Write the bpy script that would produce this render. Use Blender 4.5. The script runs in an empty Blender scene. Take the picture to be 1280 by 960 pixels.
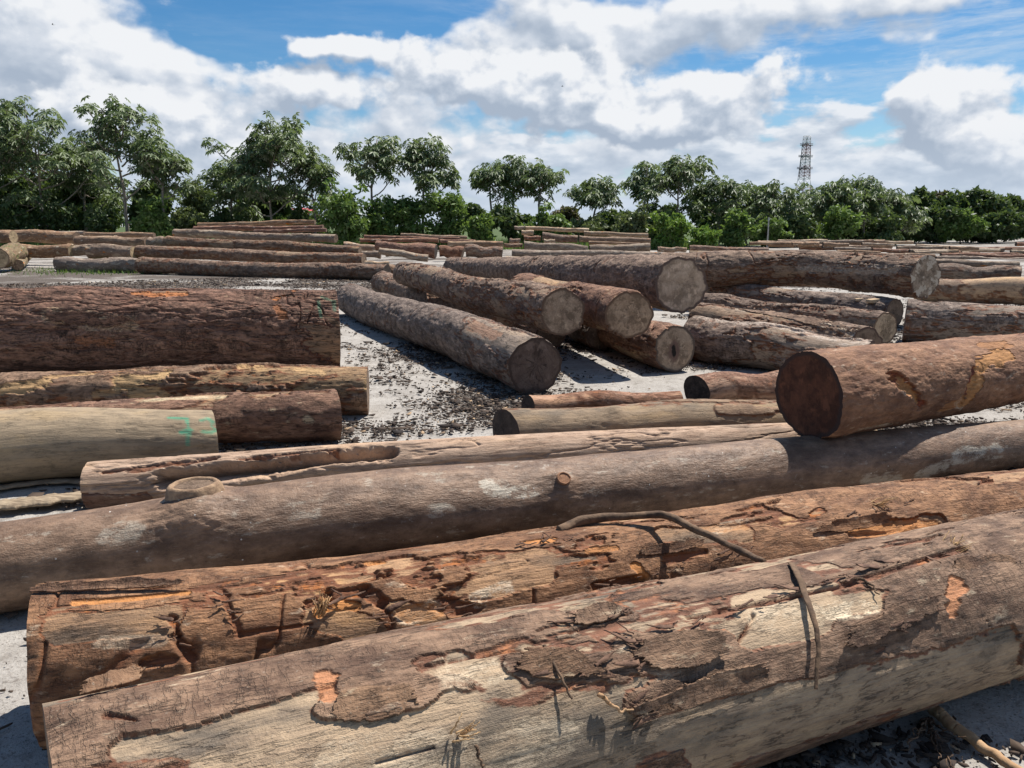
import bpy, math, os, random
import numpy as np
# ---------------------------------------------------------------- data (world coordinates, metres)
LOGS = [{'key': 'F1',
  'pts': [[-0.969, 1.417, 0.299, 0.299], [-0.283, 1.715, 0.293, 0.293], [0.632, 2.114, 0.282, 0.282], [1.922, 2.67, 0.267, 0.267], [2.748, 3.026, 0.257, 0.267]],
  'mat': 'tan',
  'label': 'thickest weathered log across the very front, pale wood showing between torn plates of bark',
  'group': 'logs lying in the front row',
  'lod': 0,
  'ends': ('brown', 'brown'),
  'seed': 1,
  'cut': [(0.2, -1.571), None],
  'bark': [[0.059, -0.088, 0.681, -0.158, 0.07, 0.9], [0.203, -0.053, 0.378, -0.193, 0.024, 0.5], [0.552, -0.474, 0.749, -0.509, 0.042, 1.1], [1.006, -0.474, 1.261, -0.684, 0.033, 1.3],
           [1.215, -0.088, 1.37, -0.158, 0.034, 1.2], [0.867, -0.088, 1.189, -0.018, 0.04, 0.4], [1.336, -0.579, 1.594, -0.72, 0.052, 1.2], [1.288, -1.071, 1.625, -0.965, 0.04, 1.4],
           [1.625, -1.0, 1.996, -1.035, 0.043, 1.3], [1.986, -0.895, 2.441, -0.79, 0.055, 1.2], [1.61, 0.123, 1.996, -0.123, 0.042, 1.0], [2.189, -0.018, 2.492, -0.193, 0.036, 0.9],
           [2.572, -0.439, 2.865, -0.509, 0.047, 1], [0.373, -0.439, 0.578, -0.333, 0.024, -1.1], [1.734, -0.544, 1.949, -0.684, 0.045, -1.3], [2.005, -0.614, 2.169, -0.684, 0.03, -1.4],
           [0.802, -0.86, 1.8, -1.632, 0.047, -1.5], [0.364, -0.684, 1.189, -1.281, 0.09, -1.6], [1.52, -1.597, 2.632, -1.667, 0.083, -1.6], [0.873, -0.333, 0.975, -0.579, 0.027, -1.2],
           [0.141, -0.404, 0.417, -0.579, 0.035, -0.9]],
  'fresh': [[2.512, -0.684, 2.441, -0.93, 0.025, 1], [0.557, -0.193, 0.557, -0.369, 0.018, 0.8], [1.281, 0.509, 1.384, 0.509, 0.009, 0.5]],
  'pale': [[1.986, -0.649, 2.15, -0.684, 0.028, 1], [1.734, -0.544, 1.94, -0.649, 0.036, 0.5], [0.837, -0.404, 0.957, -0.439, 0.03, 0.5], [0.552, -0.825, 1.062, -1.141, 0.051, 0.4]],
  'pit': [[1.182, -0.263, 1.391, -0.158, 0.006, 0.012], [0.849, -0.298, 1.037, -0.333, 0.005, 0.01], [1.535, -0.369, 2.052, -0.404, 0.007, 0.012], [2.052, -0.404, 2.652, -0.298, 0.01, 0.014],
          [1.648, -0.72, 1.742, -0.509, 0.009, 0.014], [0.631, -0.93, 0.761, -0.93, 0.003, 0.012], [0.112, -0.123, 0.165, -0.228, 0.007, 0.012]],
  'flaps': [[1.006, -0.474, 1.248, -0.684, 0.031, 0.03, 1], [1.329, -0.649, 1.579, -0.72, 0.041, 0.035, 1], [1.281, -1.071, 1.71, -1.0, 0.03, 0.03, 1], [1.208, -0.158, 1.356, -0.158, 0.025, 0.03, 1],
            [2.005, -0.965, 2.41, -0.825, 0.03, 0.022, 1], [0.552, -0.509, 0.755, -0.544, 0.032, 0.014, 1], [2.532, -0.509, 2.837, -0.579, 0.028, 0.02, 1], [0.054, 0.263, 0.179, 0.439, 0.012, 0.05, 1]],
  'shreds': [[1.44, -0.474, 1.94, -0.369, 0.011, 26], [1.94, -0.369, 2.36, -0.263, 0.012, 26], [2.36, -0.263, 2.957, -0.158, 0.013, 26], [1.006, -0.474, 1.255, -0.755, 0.008, 26],
             [1.202, -0.193, 1.391, -0.158, 0.008, 26], [1.349, -0.474, 1.322, -0.755, 0.015, 26], [1.281, -1.0, 1.308, -1.176, 0.012, 26], [2.005, -0.965, 2.421, -0.86, 0.009, 26],
             [2.602, -0.263, 2.893, -0.474, 0.021, 26]]},
 {'key': 'F2',
  'pts': [[-1.489, 2.204, 0.246, 0.246], [-0.662, 2.426, 0.24, 0.24], [0.184, 2.726, 0.239, 0.239], [2.435, 3.449, 0.236, 0.236], [3.578, 3.816, 0.234, 0.236]],
  'mat': 'tan2',
  'label': 'long brown log right behind the front one, orange torn bark at its left end',
  'group': 'logs lying in the front row',
  'lod': 0,
  'ends': ('brown', 'brown'),
  'seed': 2,
  'cut': [(0.15, -1.571), None],
  'bark': [[0.091, -1.351, 3.801, -1.843, 0.185, 0.5], [0.103, -0.72, 0.387, -0.72, 0.057, -1.1], [0.84, -0.965, 1.011, -1.211, 0.041, -1], [1.095, -1.035, 1.208, -1.211, 0.042, -1],
           [0.091, -1.562, 0.262, -1.457, 0.046, 0.6], [1.372, -0.93, 1.618, -0.86, 0.044, -0.8], [2.13, -0.474, 2.47, -0.614, 0.036, -0.6], [2.929, -0.86, 3.391, -0.93, 0.032, -1]],
  'fresh': [[0.131, -0.333, 0.455, -0.333, 0.01, 0.9], [0.846, -0.895, 0.869, -0.72, 0.013, 1], [0.864, -0.755, 0.959, -0.86, 0.013, 1], [1.121, -1.071, 1.208, -1.106, 0.031, 0.6],
            [1.011, -0.158, 1.078, -0.158, 0.008, 0.8], [1.591, -0.228, 1.696, -0.228, 0.015, 0.8], [1.971, -0.895, 1.998, -1.071, 0.015, 0.9], [1.805, -0.579, 1.917, -0.614, 0.012, 0.6],
            [2.965, -0.86, 3.374, -0.965, 0.023, 0.7], [2.303, -0.439, 2.487, -0.474, 0.015, 0.4]],
  'pale': [[1.353, -1.035, 1.461, -0.93, 0.027, 0.9], [1.117, -1.106, 1.198, -1.035, 0.037, 0.7], [0.216, -0.895, 0.392, -0.965, 0.019, 0.4], [2.303, -0.509, 2.521, -0.369, 0.019, 0.6]],
  'pit': [[0.415, -0.684, 0.438, -0.93, 0.015, 0.022], [0.438, -0.93, 0.472, -1.246, 0.017, 0.02], [0.552, -0.333, 0.609, -0.965, 0.013, 0.016], [0.817, -0.755, 0.881, -0.614, 0.01, 0.016],
          [0.881, -0.614, 0.993, -0.649, 0.013, 0.018], [0.993, -0.649, 1.043, -0.895, 0.016, 0.02], [1.043, -0.895, 1.06, -1.246, 0.016, 0.018], [1.232, -1.0, 1.335, -1.176, 0.035, 0.018],
          [0.615, -1.0, 0.823, -1.0, 0.007, 0.012], [0.347, -1.211, 0.415, -1.211, 0.019, 0.016], [1.805, -1.141, 1.984, -1.106, 0.014, 0.03], [2.1, -0.895, 2.27, -0.86, 0.012, 0.014]],
  'flaps': [[0.011, -0.053, 0.466, -0.228, 0.012, 0.03, 1], [2.012, -0.72, 2.319, -0.684, 0.024, 0.03, 1], [2.785, -0.755, 3.144, -0.755, 0.022, 0.03, 1]],
  'shreds': [[0.415, -0.684, 0.472, -1.211, 0.017, 24], [0.552, -0.369, 0.609, -0.965, 0.01, 24], [0.823, -0.72, 1.029, -0.72, 0.013, 24], [1.025, -0.755, 1.06, -1.246, 0.016, 24],
             [1.539, -0.263, 1.782, -0.333, 0.017, 24], [1.782, -1.176, 2.085, -1.071, 0.014, 24], [2.085, -0.895, 2.47, -0.965, 0.018, 24], [2.767, -0.614, 3.18, -0.544, 0.019, 24],
             [3.18, -0.509, 3.77, -0.263, 0.02, 24], [1.227, -1.035, 1.341, -1.246, 0.024, 24]]},
 {'key': 'F3',
  'pts': [[-3.298, 2.619, 0.154, 0.183], [-2.173, 3.036, 0.183, 0.183], [-1.393, 3.325, 0.203, 0.203], [-0.558, 3.618, 0.211, 0.211], [0.258, 3.924, 0.193, 0.193], [1.479, 4.312, 0.188, 0.188],
          [3.477, 5.029, 0.158, 0.158], [4.889, 5.536, 0.137, 0.158]],
  'mat': 'smooth',
  'label': 'long bent smooth grey-brown log with a sawn oval knot and a small orange knot',
  'group': 'logs lying in the front row',
  'lod': 0,
  'ends': ('brown', 'brown'),
  'seed': 3,
  'bump': [[1.991, -0.333, 1.991, -0.369, 0.128, 0.05], [3.736, -0.895, 3.736, -0.895, 0.082, 0.03]],
  'pale': [[3.324, -0.93, 3.533, -1.071, 0.036, 0.9], [6.37, -1.457, 6.737, -1.281, 0.045, 1], [6.101, -1.913, 6.289, -1.738, 0.039, 0.9], [1.633, -0.895, 1.75, -0.93, 0.034, 0.5],
           [2.41, -0.93, 2.483, -0.895, 0.036, 0.4], [3.03, -1.316, 3.106, -1.351, 0.023, 0.6], [5.651, -1.878, 5.913, -1.983, 0.033, 0.6]],
  'bark': [[1.252, -1.035, 6.91, -1.351, 0.292, 2.0]]},
 {'key': 'F4',
  'pts': [[-2.418, 4.189, 0.142, 0.142], [-0.205, 4.725, 0.144, 0.144], [2.01, 5.172, 0.134, 0.134]],
  'mat': 'pink',
  'label': 'split pinkish bare log with a long dark hollow, behind the smooth bent log',
  'group': 'logs lying in the front row',
  'lod': 0,
  'ends': ('pale', 'brown'),
  'seed': 4,
  'flat': 1,
  'dent': [[0.456, -1.246, 0.967, -0.965, 0.059, 0.13], [0.967, -0.965, 1.704, -0.649, 0.037, 0.13]],
  'pit': [[0.106, -0.72, 0.7, -0.369, 0.018, 0.02], [0.829, -0.474, 1.385, -0.369, 0.014, 0.015]],
  'bark': [[0.038, -2.053, 0.304, -2.053, 0.063, 1.2]]},
 {'key': 'F5',
  'pts': [[-0.045, 5.272, 0.17, 0.17], [0.746, 5.331, 0.172, 0.172], [2.233, 5.622, 0.169, 0.169]],
  'mat': 'olive',
  'label': 'short straight olive-brown log with a dark round left end and one knot on top',
  'group': 'logs lying in the front row',
  'lod': 1,
  'ends': ('dark', 'brown'),
  'seed': 5,
  'cut': [(0.5, -1.571), None],
  'bump': [[0.769, -0.439, 0.769, -0.439, 0.068, 0.03]],
  'bark': [[0.034, -1.457, 2.01, -1.597, 0.22, -0.8], [1.526, -0.755, 2.064, -0.79, 0.057, 1.1]]},
 {'key': 'F6',
  'pts': [[0.137, 6.381, 0.096, 0.096], [1.483, 6.612, 0.092, 0.092]],
  'mat': 'redbare',
  'label': 'thin reddish peeled log lying just behind the short olive log',
  'group': None,
  'lod': 2,
  'ends': ('dark', 'dark'),
  'seed': 6,
  'cut': [(0.45, -1.571), None]},
 {'key': 'F7',
  'pts': [[1.659, 6.771, 0.144, 0.144], [2.667, 7.167, 0.137, 0.137]],
  'mat': 'redbare',
  'label': 'short pinkish log with a dark half-round end, poking out from behind the short olive log',
  'group': None,
  'lod': 2,
  'ends': ('dark', 'brown'),
  'seed': 7,
  'cut': [(0.3, -1.571), None]},
 {'key': 'O1',
  'pts': [[1.77, 4.496, 0.609, 0.264], [3.816, 5.636, 0.589, 0.244], [5.388, 6.512, 0.574, 0.244]],
  'mat': 'red',
  'label': 'big orange-brown log on top of the bent smooth log, dark red end facing left',
  'group': None,
  'lod': 0,
  'ends': ('redend', 'redend'),
  'seed': 8,
  'fresh': [[1.231, -2.018, 1.327, -1.176, 0.037, 0.9], [1.335, -1.141, 1.744, -0.86, 0.042, 0.9], [0.526, -1.316, 0.68, -1.773, 0.034, 0.8], [1.518, -0.509, 1.828, -0.649, 0.032, 0.5],
            [1.021, -2.124, 1.167, -1.948, 0.031, 0.6]],
  'pit': [[0.47, -1.106, 0.729, -1.878, 0.038, 0.02], [1.175, -1.983, 1.263, -1.211, 0.026, 0.012]],
  'pale': [[0.229, -2.369, 0.543, -2.404, 0.024, 0.8], [1.135, -1.983, 1.223, -2.159, 0.026, 0.9]],
  'bark': [[0.0, -1.281, 1.775, -1.316, 0.364, 0.9]],
  'shreds': [[0.462, -1.141, 0.729, -1.878, 0.024, 12], [1.231, -2.018, 1.367, -1.071, 0.026, 12]]},
 {'key': 'L1',
  'pts': [[-8.167, 8.23, 0.495, 0.47], [-5.678, 8.463, 0.47, 0.47], [-2.021, 8.805, 0.434, 0.434]],
  'mat': 'dark',
  'label': 'massive dark red-brown log with rough flaking bark and faint green paint by its right end',
  'group': 'logs lying side by side at the left',
  'lod': 0,
  'ends': ('brown', 'brown'),
  'seed': 9,
  'cut': [None, (0.22, -1.571)],
  'fresh': [[4.07, -0.439, 4.542, -0.404, 0.052, 1], [5.534, -0.544, 5.712, -0.193, 0.044, 1], [5.572, -0.86, 5.623, -1.035, 0.044, 0.6], [3.536, -1.667, 3.856, -1.773, 0.034, 0.3]],
  'pale': [[3.225, -1.071, 4.082, -1.281, 0.068, 0.8], [3.633, -1.351, 4.044, -1.351, 0.051, 0.8]],
  'bark': [[2.749, -1.387, 5.367, -1.422, 0.505, 1.2], [5.174, -0.614, 5.686, -0.509, 0.088, -0.6], [4.12, -0.333, 4.542, -0.298, 0.07, -0.8], [5.875, -1.211, 6.173, -1.843, 0.263, -0.7]],
  'paint': [[5.988, -0.614, 6.013, -1.106, 0.014, 0.6], [6.025, -0.509, 6.136, -0.649, 0.014, 0.5], [6.136, -0.649, 6.136, -0.93, 0.014, 0.5]],
  'flaps': [[5.161, -0.509, 5.712, -0.333, 0.053, 0.05, 1], [3.225, -1.106, 4.044, -1.246, 0.068, 0.04, 1]],
  'shreds': [[3.225, -1.106, 4.082, -1.246, 0.068, 16], [5.161, -0.509, 5.724, -0.439, 0.044, 16], [2.793, -1.948, 5.019, -1.808, 0.153, 16], [2.87, -0.79, 4.774, -0.895, 0.102, 16]]},
 {'key': 'L2',
  'pts': [[-5.82, 6.196, 0.192, 0.196], [-4.327, 6.337, 0.196, 0.196], [-2.83, 6.478, 0.2, 0.2], [-1.253, 6.536, 0.202, 0.202]],
  'mat': 'yellow',
  'label': 'yellowish log with patches of torn golden bark, lying in front of the massive dark log',
  'group': 'logs lying side by side at the left',
  'lod': 1,
  'ends': ('brown', 'brown'),
  'seed': 10,
  'cut': [None, (0.1, -1.571)],
  'fresh': [[1.6, -1.106, 1.959, -0.72, 0.046, 0.9], [2.544, -0.93, 2.893, -0.614, 0.06, 1], [2.649, -1.316, 2.878, -1.492, 0.047, 0.9], [3.985, -0.228, 4.208, -0.509, 0.034, 0.9],
            [3.501, -0.158, 3.715, -0.298, 0.027, 0.8], [2.355, -1.351, 2.612, -1.176, 0.027, 0.6], [4.582, -1.0, 4.582, -1.351, 0.027, 0.8], [1.944, -0.439, 2.318, -0.263, 0.027, 0.7]],
  'shreds': [[1.66, -0.86, 2.863, -0.755, 0.053, 16], [3.195, -0.649, 4.264, -0.614, 0.054, 16]]},
 {'key': 'L3',
  'pts': [[-4.77, 4.969, 0.183, 0.185], [-3.596, 5.216, 0.185, 0.185], [-1.336, 5.691, 0.189, 0.189]],
  'mat': 'redbrown',
  'label': 'reddish brown log sticking out behind the pale log with green painted marks',
  'group': 'logs lying side by side at the left',
  'lod': 1,
  'ends': ('brown', 'brown'),
  'seed': 11,
  'cut': [None, (0.22, -1.571)],
  'pale': [[2.218, -0.123, 2.68, -0.158, 0.035, 1], [3.281, -1.457, 3.305, -1.492, 0.029, 0.7]],
  'bark': [[2.78, -1.316, 3.478, -1.351, 0.173, 1.0], [2.153, 0.123, 2.655, -0.088, 0.058, -1.3]]},
 {'key': 'L4',
  'pts': [[-4.387, 4.355, 0.249, 0.227], [-3.227, 4.66, 0.227, 0.227], [-2.0, 4.983, 0.204, 0.204]],
  'mat': 'pale',
  'label': 'pale olive debarked log with bright green painted marks by its sawn right end',
  'group': 'logs lying side by side at the left',
  'lod': 1,
  'ends': ('brown', 'brown'),
  'seed': 12,
  'cut': [None, (0.22, -1.571)],
  'paint': [[2.196, -0.509, 2.307, -0.544, 0.012, 1], [2.307, -0.544, 2.32, -1.071, 0.009, 1], [2.277, -1.071, 2.324, -1.0, 0.012, 1], [2.316, -1.106, 2.307, -1.457, 0.011, 0.9],
            [2.388, -0.649, 2.426, -0.544, 0.01, 0.9], [2.426, -0.544, 2.456, -0.72, 0.01, 0.9], [2.456, -0.72, 2.443, -0.86, 0.009, 0.7], [2.443, -0.86, 2.469, -1.0, 0.009, 0.8], [2.469, -1.0, 2.439, -1.106, 0.01, 0.9],
            [2.439, -1.106, 2.397, -1.071, 0.01, 0.9]]},
 {'key': 'C1',
  'pts': [[-3.031, 14.362, 0.269, 0.269], [0.216, 7.307, 0.29, 0.29]],
  'mat': 'grey',
  'label': 'long grey log on open sand at the front of the middle pile, brown round end',
  'group': 'logs in the middle pile, pointing at the camera',
  'lod': 1,
  'ends': ('brown', 'brownend'),
  'seed': 13,
  'fresh': [[6.548, -0.579, 7.222, -0.614, 0.07, 0.5], [5.407, 0.123, 5.575, 0.263, 0.04, 0.5]],
  'bark': [[0.959, -0.684, 5.796, -0.614, 0.418, 0.9], [6.587, -0.649, 7.753, -0.544, 0.122, -0.9]]},
 {'key': 'C1b',
  'pts': [[-3.102, 18.494, 0.268, 0.268], [0.525, 10.014, 0.21, 0.21]],
  'mat': 'greybrown',
  'label': 'low log half hidden between the sand-side log and the upper log of the middle pile',
  'group': 'logs in the middle pile, pointing at the camera',
  'lod': 1,
  'ends': ('brown', 'brown'),
  'seed': 14},
 {'key': 'C2',
  'pts': [[-2.178, 15.616, 0.668, 0.218], [0.547, 8.196, 0.687, 0.257]],
  'mat': 'greybrown',
  'label': 'grey-brown log resting on top at the left of the middle pile, grey round end',
  'group': 'logs in the middle pile, pointing at the camera',
  'lod': 1,
  'ends': ('brown', 'greyend'),
  'seed': 15},
 {'key': 'C3',
  'pts': [[0.194, 12.448, 0.639, 0.219], [1.271, 8.224, 0.666, 0.266]],
  'mat': 'redbrown',
  'label': 'reddish log in the middle pile between the grey-ended one and the fattest pale-ended one',
  'group': 'logs in the middle pile, pointing at the camera',
  'lod': 1,
  'ends': ('brown', 'greyend'),
  'seed': 16,
  'flute': 0.09},
 {'key': 'C4',
  'pts': [[0.763, 12.188, 0.242, 0.242], [1.806, 8.443, 0.258, 0.258]],
  'mat': 'redbrown',
  'label': 'lowest log at the right of the middle pile, round end with a hollow rotten heart',
  'group': 'logs in the middle pile, pointing at the camera',
  'lod': 1,
  'ends': ('brown', 'hollowend'),
  'seed': 17},
 {'key': 'C5',
  'pts': [[-1.765, 22.83, 0.447, 0.247], [2.079, 9.514, 0.905, 0.335]],
  'mat': 'greybrown',
  'label': 'fattest log crowning the middle pile, broad pale grey end with a curved crack',
  'group': 'logs in the middle pile, pointing at the camera',
  'lod': 1,
  'ends': ('brown', 'paleend'),
  'seed': 18,
  'bark': [[4.468, -1.071, 13.867, -0.79, 0.761, 0.8]]},
 {'key': 'C6',  # added log: props the pile and fills its shaded gap with dark
  'pts': [[0.647, 12.384, 0.194, 0.194], [1.177, 10.013, 0.2, 0.2]],
  'mat': 'grey',
  'label': 'log added beneath the middle pile so that the gap there reads dark',
  'group': 'logs in the middle pile, pointing at the camera',
  'lod': 1,
  'ends': ('brown', 'brown'),
  'seed': 19},
 {'key': 'R1',
  'pts': [[2.236, 9.335, 0.255, 0.255], [3.657, 7.719, 0.233, 0.233]],
  'mat': 'grey',
  'label': 'grey log with a paler top lying on the sand just right of the middle pile',
  'group': 'logs lying at the right behind the orange-brown log',
  'lod': 1,
  'ends': ('brown', 'brown'),
  'seed': 20,
  'pale': [[0.097, 0.123, 2.102, -0.369, 0.078, 0.7]]},  # paler streak along the upper side
 {'key': 'R2',
  'pts': [[2.912, 11.809, 0.222, 0.222], [4.044, 8.685, 0.229, 0.229]],
  'mat': 'greybrown',
  'label': 'log with one long pale strip of loose bark on top, behind the pale-topped log',
  'group': 'logs lying at the right behind the orange-brown log',
  'lod': 1,
  'ends': ('brown', 'brown'),
  'seed': 21,
  'pale': [[0.904, 0.158, 3.323, -0.684, 0.051, 1.2]],
  'flaps': [[0.904, 0.158, 3.323, -0.684, 0.057, 0.04, 1]]},
 {'key': 'R3',
  'pts': [[3.438, 14.36, 0.194, 0.194], [5.094, 10.429, 0.219, 0.219]],
  'mat': 'greybrown',
  'label': 'log with a tan end split by a dark crack, in the right group',
  'group': 'logs lying at the right behind the orange-brown log',
  'lod': 1,
  'ends': ('brown', 'tanend'),
  'seed': 22},
 {'key': 'R4a',
  'pts': [[3.731, 16.344, 0.254, 0.254], [6.178, 12.386, 0.233, 0.233]],
  'mat': 'grey',
  'label': 'low dark log running under the big upper log at the right',
  'group': 'logs lying at the right behind the orange-brown log',
  'lod': 1,
  'ends': ('brown', 'brown'),
  'seed': 23},
 {'key': 'R4b',
  'pts': [[5.549, 10.805, 0.283, 0.283], [6.9, 10.29, 0.259, 0.259], [8.301, 9.756, 0.234, 0.259]],
  'mat': 'grey',
  'label': 'dark log running out of the frame at the right above the orange-brown log',
  'group': 'logs lying at the right behind the orange-brown log',
  'lod': 1,
  'ends': ('brown', 'brown'),
  'seed': 24},
 {'key': 'R5',
  'pts': [[3.038, 15.573, 0.756, 0.316], [3.786, 15.289, 0.766, 0.316], [5.709, 14.558, 0.791, 0.331], [6.632, 12.413, 0.834, 0.334]],
  'mat': 'greybrown',
  'label': 'big dark grey log on top of the right group, cracked round end in view',
  'group': 'logs lying at the right behind the orange-brown log',
  'lod': 1,
  'ends': ('brown', 'crackend'),
  'seed': 25,
  'pale': [[2.671, -1.492, 4.946, -1.281, 0.074, 0.7]]},
 {'key': 'R6',
  'pts': [[12.027, 21.882, 0.271, 0.271], [13.947, 21.284, 0.264, 0.264]],
  'mat': 'greybrown',
  'label': 'tan log with a dark right end, far right behind the big upper log',
  'group': 'logs lying at the right behind the orange-brown log',
  'lod': 2,
  'ends': ('brown', 'dark'),
  'seed': 26},
 {'key': 'R7',
  'pts': [[8.832, 16.697, 0.26, 0.26], [10.112, 15.214, 0.284, 0.284], [11.092, 14.079, 0.302, 0.284]],
  'mat': 'tan3',
  'label': 'tan log with a shaded dark side at the right edge, beyond the big cracked end',
  'group': 'logs lying at the right behind the orange-brown log',
  'lod': 2,
  'ends': ('brown', 'brown'),
  'seed': 27},
 {'key': 'R8',
  'pts': [[14.71, 28.0, 0.3, 0.115], [18.237, 28.0, 0.243, 0.115]],
  'mat': 'fargrey',
  'label': 'thin pale log at the far right, top of the tan log with a dark end',
  'group': 'logs lying at the right behind the orange-brown log',
  'lod': 3,
  'ends': ('brown', 'brown'),
  'seed': 28},
 {'key': 'LR1a',
  'pts': [[-16.633, 28.472, 0.249, 0.249], [-13.197, 27.474, 0.241, 0.241]],
  'mat': 'fargrey',
  'label': 'short grey log, leftmost in the lowest row of the back left stack',
  'group': 'stacked logs at the back left',
  'lod': 2,
  'ends': ('brown', 'brown'),
  'seed': 29},
 {'key': 'LR1b',
  'pts': [[-12.884, 26.996, 0.264, 0.264], [-3.736, 23.188, 0.239, 0.239]],
  'mat': 'greybrown',
  'label': 'longest log of the back left stack, lying lowest on the open sand',
  'group': 'stacked logs at the back left',
  'lod': 2,
  'ends': ('brown', 'dark'),
  'seed': 30},
 {'key': 'LR2a',
  'pts': [[-15.719, 29.042, 0.68, 0.254], [-13.832, 28.583, 0.636, 0.264]],
  'mat': 'fargrey',
  'label': 'stubby square-ended log in the second row of the back left stack',
  'group': 'stacked logs at the back left',
  'lod': 2,
  'ends': ('pale', 'pale'),
  'seed': 31},
 {'key': 'LR2b',
  'pts': [[-13.791, 28.75, 0.674, 0.221], [-5.033, 26.438, 0.507, 0.204]],
  'mat': 'greybrown',
  'label': 'long log right of the stubby one, second row of the back left stack',
  'group': 'stacked logs at the back left',
  'lod': 2,
  'ends': ('brown', 'brown'),
  'seed': 32},
 {'key': 'LR3',
  'pts': [[-13.493, 30.555, 0.987, 0.235], [-5.576, 28.579, 0.709, 0.176]],
  'mat': 'greybrown',
  'label': 'long log right of the small grey sawn one in the back left stack',
  'group': 'stacked logs at the back left',
  'lod': 2,
  'ends': ('brown', 'brown'),
  'seed': 33},
 {'key': 'LR3s',
  'pts': [[-14.269, 30.735, 0.952, 0.214], [-13.566, 30.571, 0.955, 0.213]],
  'mat': 'fargrey',
  'label': 'small grey sawn log end-on in the third row of the back left stack',
  'group': 'stacked logs at the back left',
  'lod': 3,
  'ends': ('brown', 'brown'),
  'seed': 34},
 {'key': 'LR3b',
  'pts': [[-23.043, 33.615, 1.162, 0.258], [-18.14, 32.582, 1.126, 0.25]],
  'mat': 'fartan',
  'label': 'sunlit tan log at the left of the upper row, above the mossy patch',
  'group': 'stacked logs at the back left',
  'lod': 2,
  'ends': ('brown', 'brown'),
  'seed': 35},
 {'key': 'LR3c',
  'pts': [[-17.896, 32.173, 0.987, 0.208], [-14.699, 31.46, 0.968, 0.203]],
  'mat': 'fartan',
  'label': 'tan log in the upper row left of the small grey sawn log',
  'group': 'stacked logs at the back left',
  'lod': 2,
  'ends': ('brown', 'brown'),
  'seed': 36},
 {'key': 'LR3d',
  'pts': [[-21.752, 35.533, 1.333, 0.094], [-19.104, 35.0, 1.302, 0.093]],
  'mat': 'fargrey',
  'label': 'thin log on the back edge of the upper row, leftmost of two',
  'group': 'stacked logs at the back left',
  'lod': 3,
  'ends': ('brown', 'brown'),
  'seed': 37},
 {'key': 'LR3e',
  'pts': [[-18.867, 34.683, 1.253, 0.106], [-15.537, 33.986, 1.225, 0.104]],
  'mat': 'fartan',
  'label': 'thin log on the back edge of the upper row, rightmost of two',
  'group': 'stacked logs at the back left',
  'lod': 3,
  'ends': ('brown', 'brown'),
  'seed': 38},
 {'key': 'LR2c',
  'pts': [[-19.974, 31.229, 0.674, 0.24], [-17.261, 30.623, 0.676, 0.236]],
  'mat': 'fartan',
  'label': 'tan log with a clean right end just behind the mossy patch, far left',
  'group': 'stacked logs at the back left',
  'lod': 2,
  'ends': ('brown', 'pale'),
  'seed': 39},
 {'key': 'LR2d',
  'pts': [[-17.319, 30.81, 0.67, 0.206], [-16.188, 30.552, 0.663, 0.204]],
  'mat': 'fargrey',
  'label': 'short log glimpsed between the clean-ended tan log and the stubby log',
  'group': 'stacked logs at the back left',
  'lod': 3,
  'ends': ('brown', 'brown'),
  'seed': 40},
 {'key': 'LR4',
  'pts': [[-14.054, 32.581, 1.323, 0.153], [-6.964, 30.925, 1.135, 0.152]],
  'mat': 'fargrey',
  'label': 'long pale grey log in the fourth row of the back left stack',
  'group': 'stacked logs at the back left',
  'lod': 2,
  'ends': ('brown', 'brown'),
  'seed': 41},
 {'key': 'LR5a',
  'pts': [[-13.61, 33.576, 1.499, 0.103], [-7.77, 32.256, 1.552, 0.099]],
  'mat': 'farred',
  'label': 'dark reddish log below the topmost one of the back left stack',
  'group': 'stacked logs at the back left',
  'lod': 3,
  'ends': ('brown', 'brown'),
  'seed': 42},
 {'key': 'LR5b',
  'pts': [[-13.728, 34.335, 1.669, 0.091], [-8.309, 33.138, 1.782, 0.088]],
  'mat': 'fartan',
  'label': 'topmost log of the back left stack',
  'group': 'stacked logs at the back left',
  'lod': 3,
  'ends': ('brown', 'brown'),
  'seed': 43},
 {'key': 'LR5c',
  'pts': [[-10.746, 32.661, 1.384, 0.073], [-7.564, 31.923, 1.456, 0.072]],
  'mat': 'farred',
  'label': 'short dark log just above the long pale grey log of the back left stack',
  'group': 'stacked logs at the back left',
  'lod': 3,
  'ends': ('brown', 'brown'),
  'seed': 44},
 {'key': 'LE1',
  'pts': [[-21.436, 29.925, 1.18, 0.26], [-19.075, 29.925, 1.21, 0.245]],
  'mat': 'fartan',
  'label': 'top tan log of the small heap at the left edge',
  'group': 'cut log ends at the left edge',
  'lod': 2,
  'ends': ('brown', 'pale'),
  'seed': 45},
 {'key': 'LE2',
  'pts': [[-18.037, 27.265, 0.501, 0.351], [-18.827, 29.659, 0.645, 0.335]],
  'mat': 'mossy',
  'label': 'mossy log at the left edge with its yellow sawn end toward the camera',
  'group': 'cut log ends at the left edge',
  'lod': 2,
  'ends': ('pale', 'brown'),
  'seed': 46},
 {'key': 'LE3',
  'pts': [[-18.044, 28.329, 0.213, 0.19], [-20.598, 33.25, 0.496, 0.188]],
  'mat': 'mossy',
  'label': 'thin mossy log with a grey round end, just right of the yellow sawn end',
  'group': 'cut log ends at the left edge',
  'lod': 2,
  'ends': ('greyend', 'brown'),
  'seed': 47},
 {'key': 'M1',
  'pts': [[-4.74, 25.0, 0.414, 0.103], [-3.967, 25.0, 0.401, 0.103]],
  'mat': 'farpale',
  'label': 'pale stub of a log right of the longest stacked log, behind it',
  'group': 'logs strewn in the middle distance',
  'lod': 3,
  'ends': ('brown', 'brown'),
  'seed': 48},
 {'key': 'M2',
  'pts': [[-4.021, 25.466, 0.184, 0.184], [-3.627, 25.466, 0.184, 0.184]],
  'mat': 'fartan',
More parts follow.
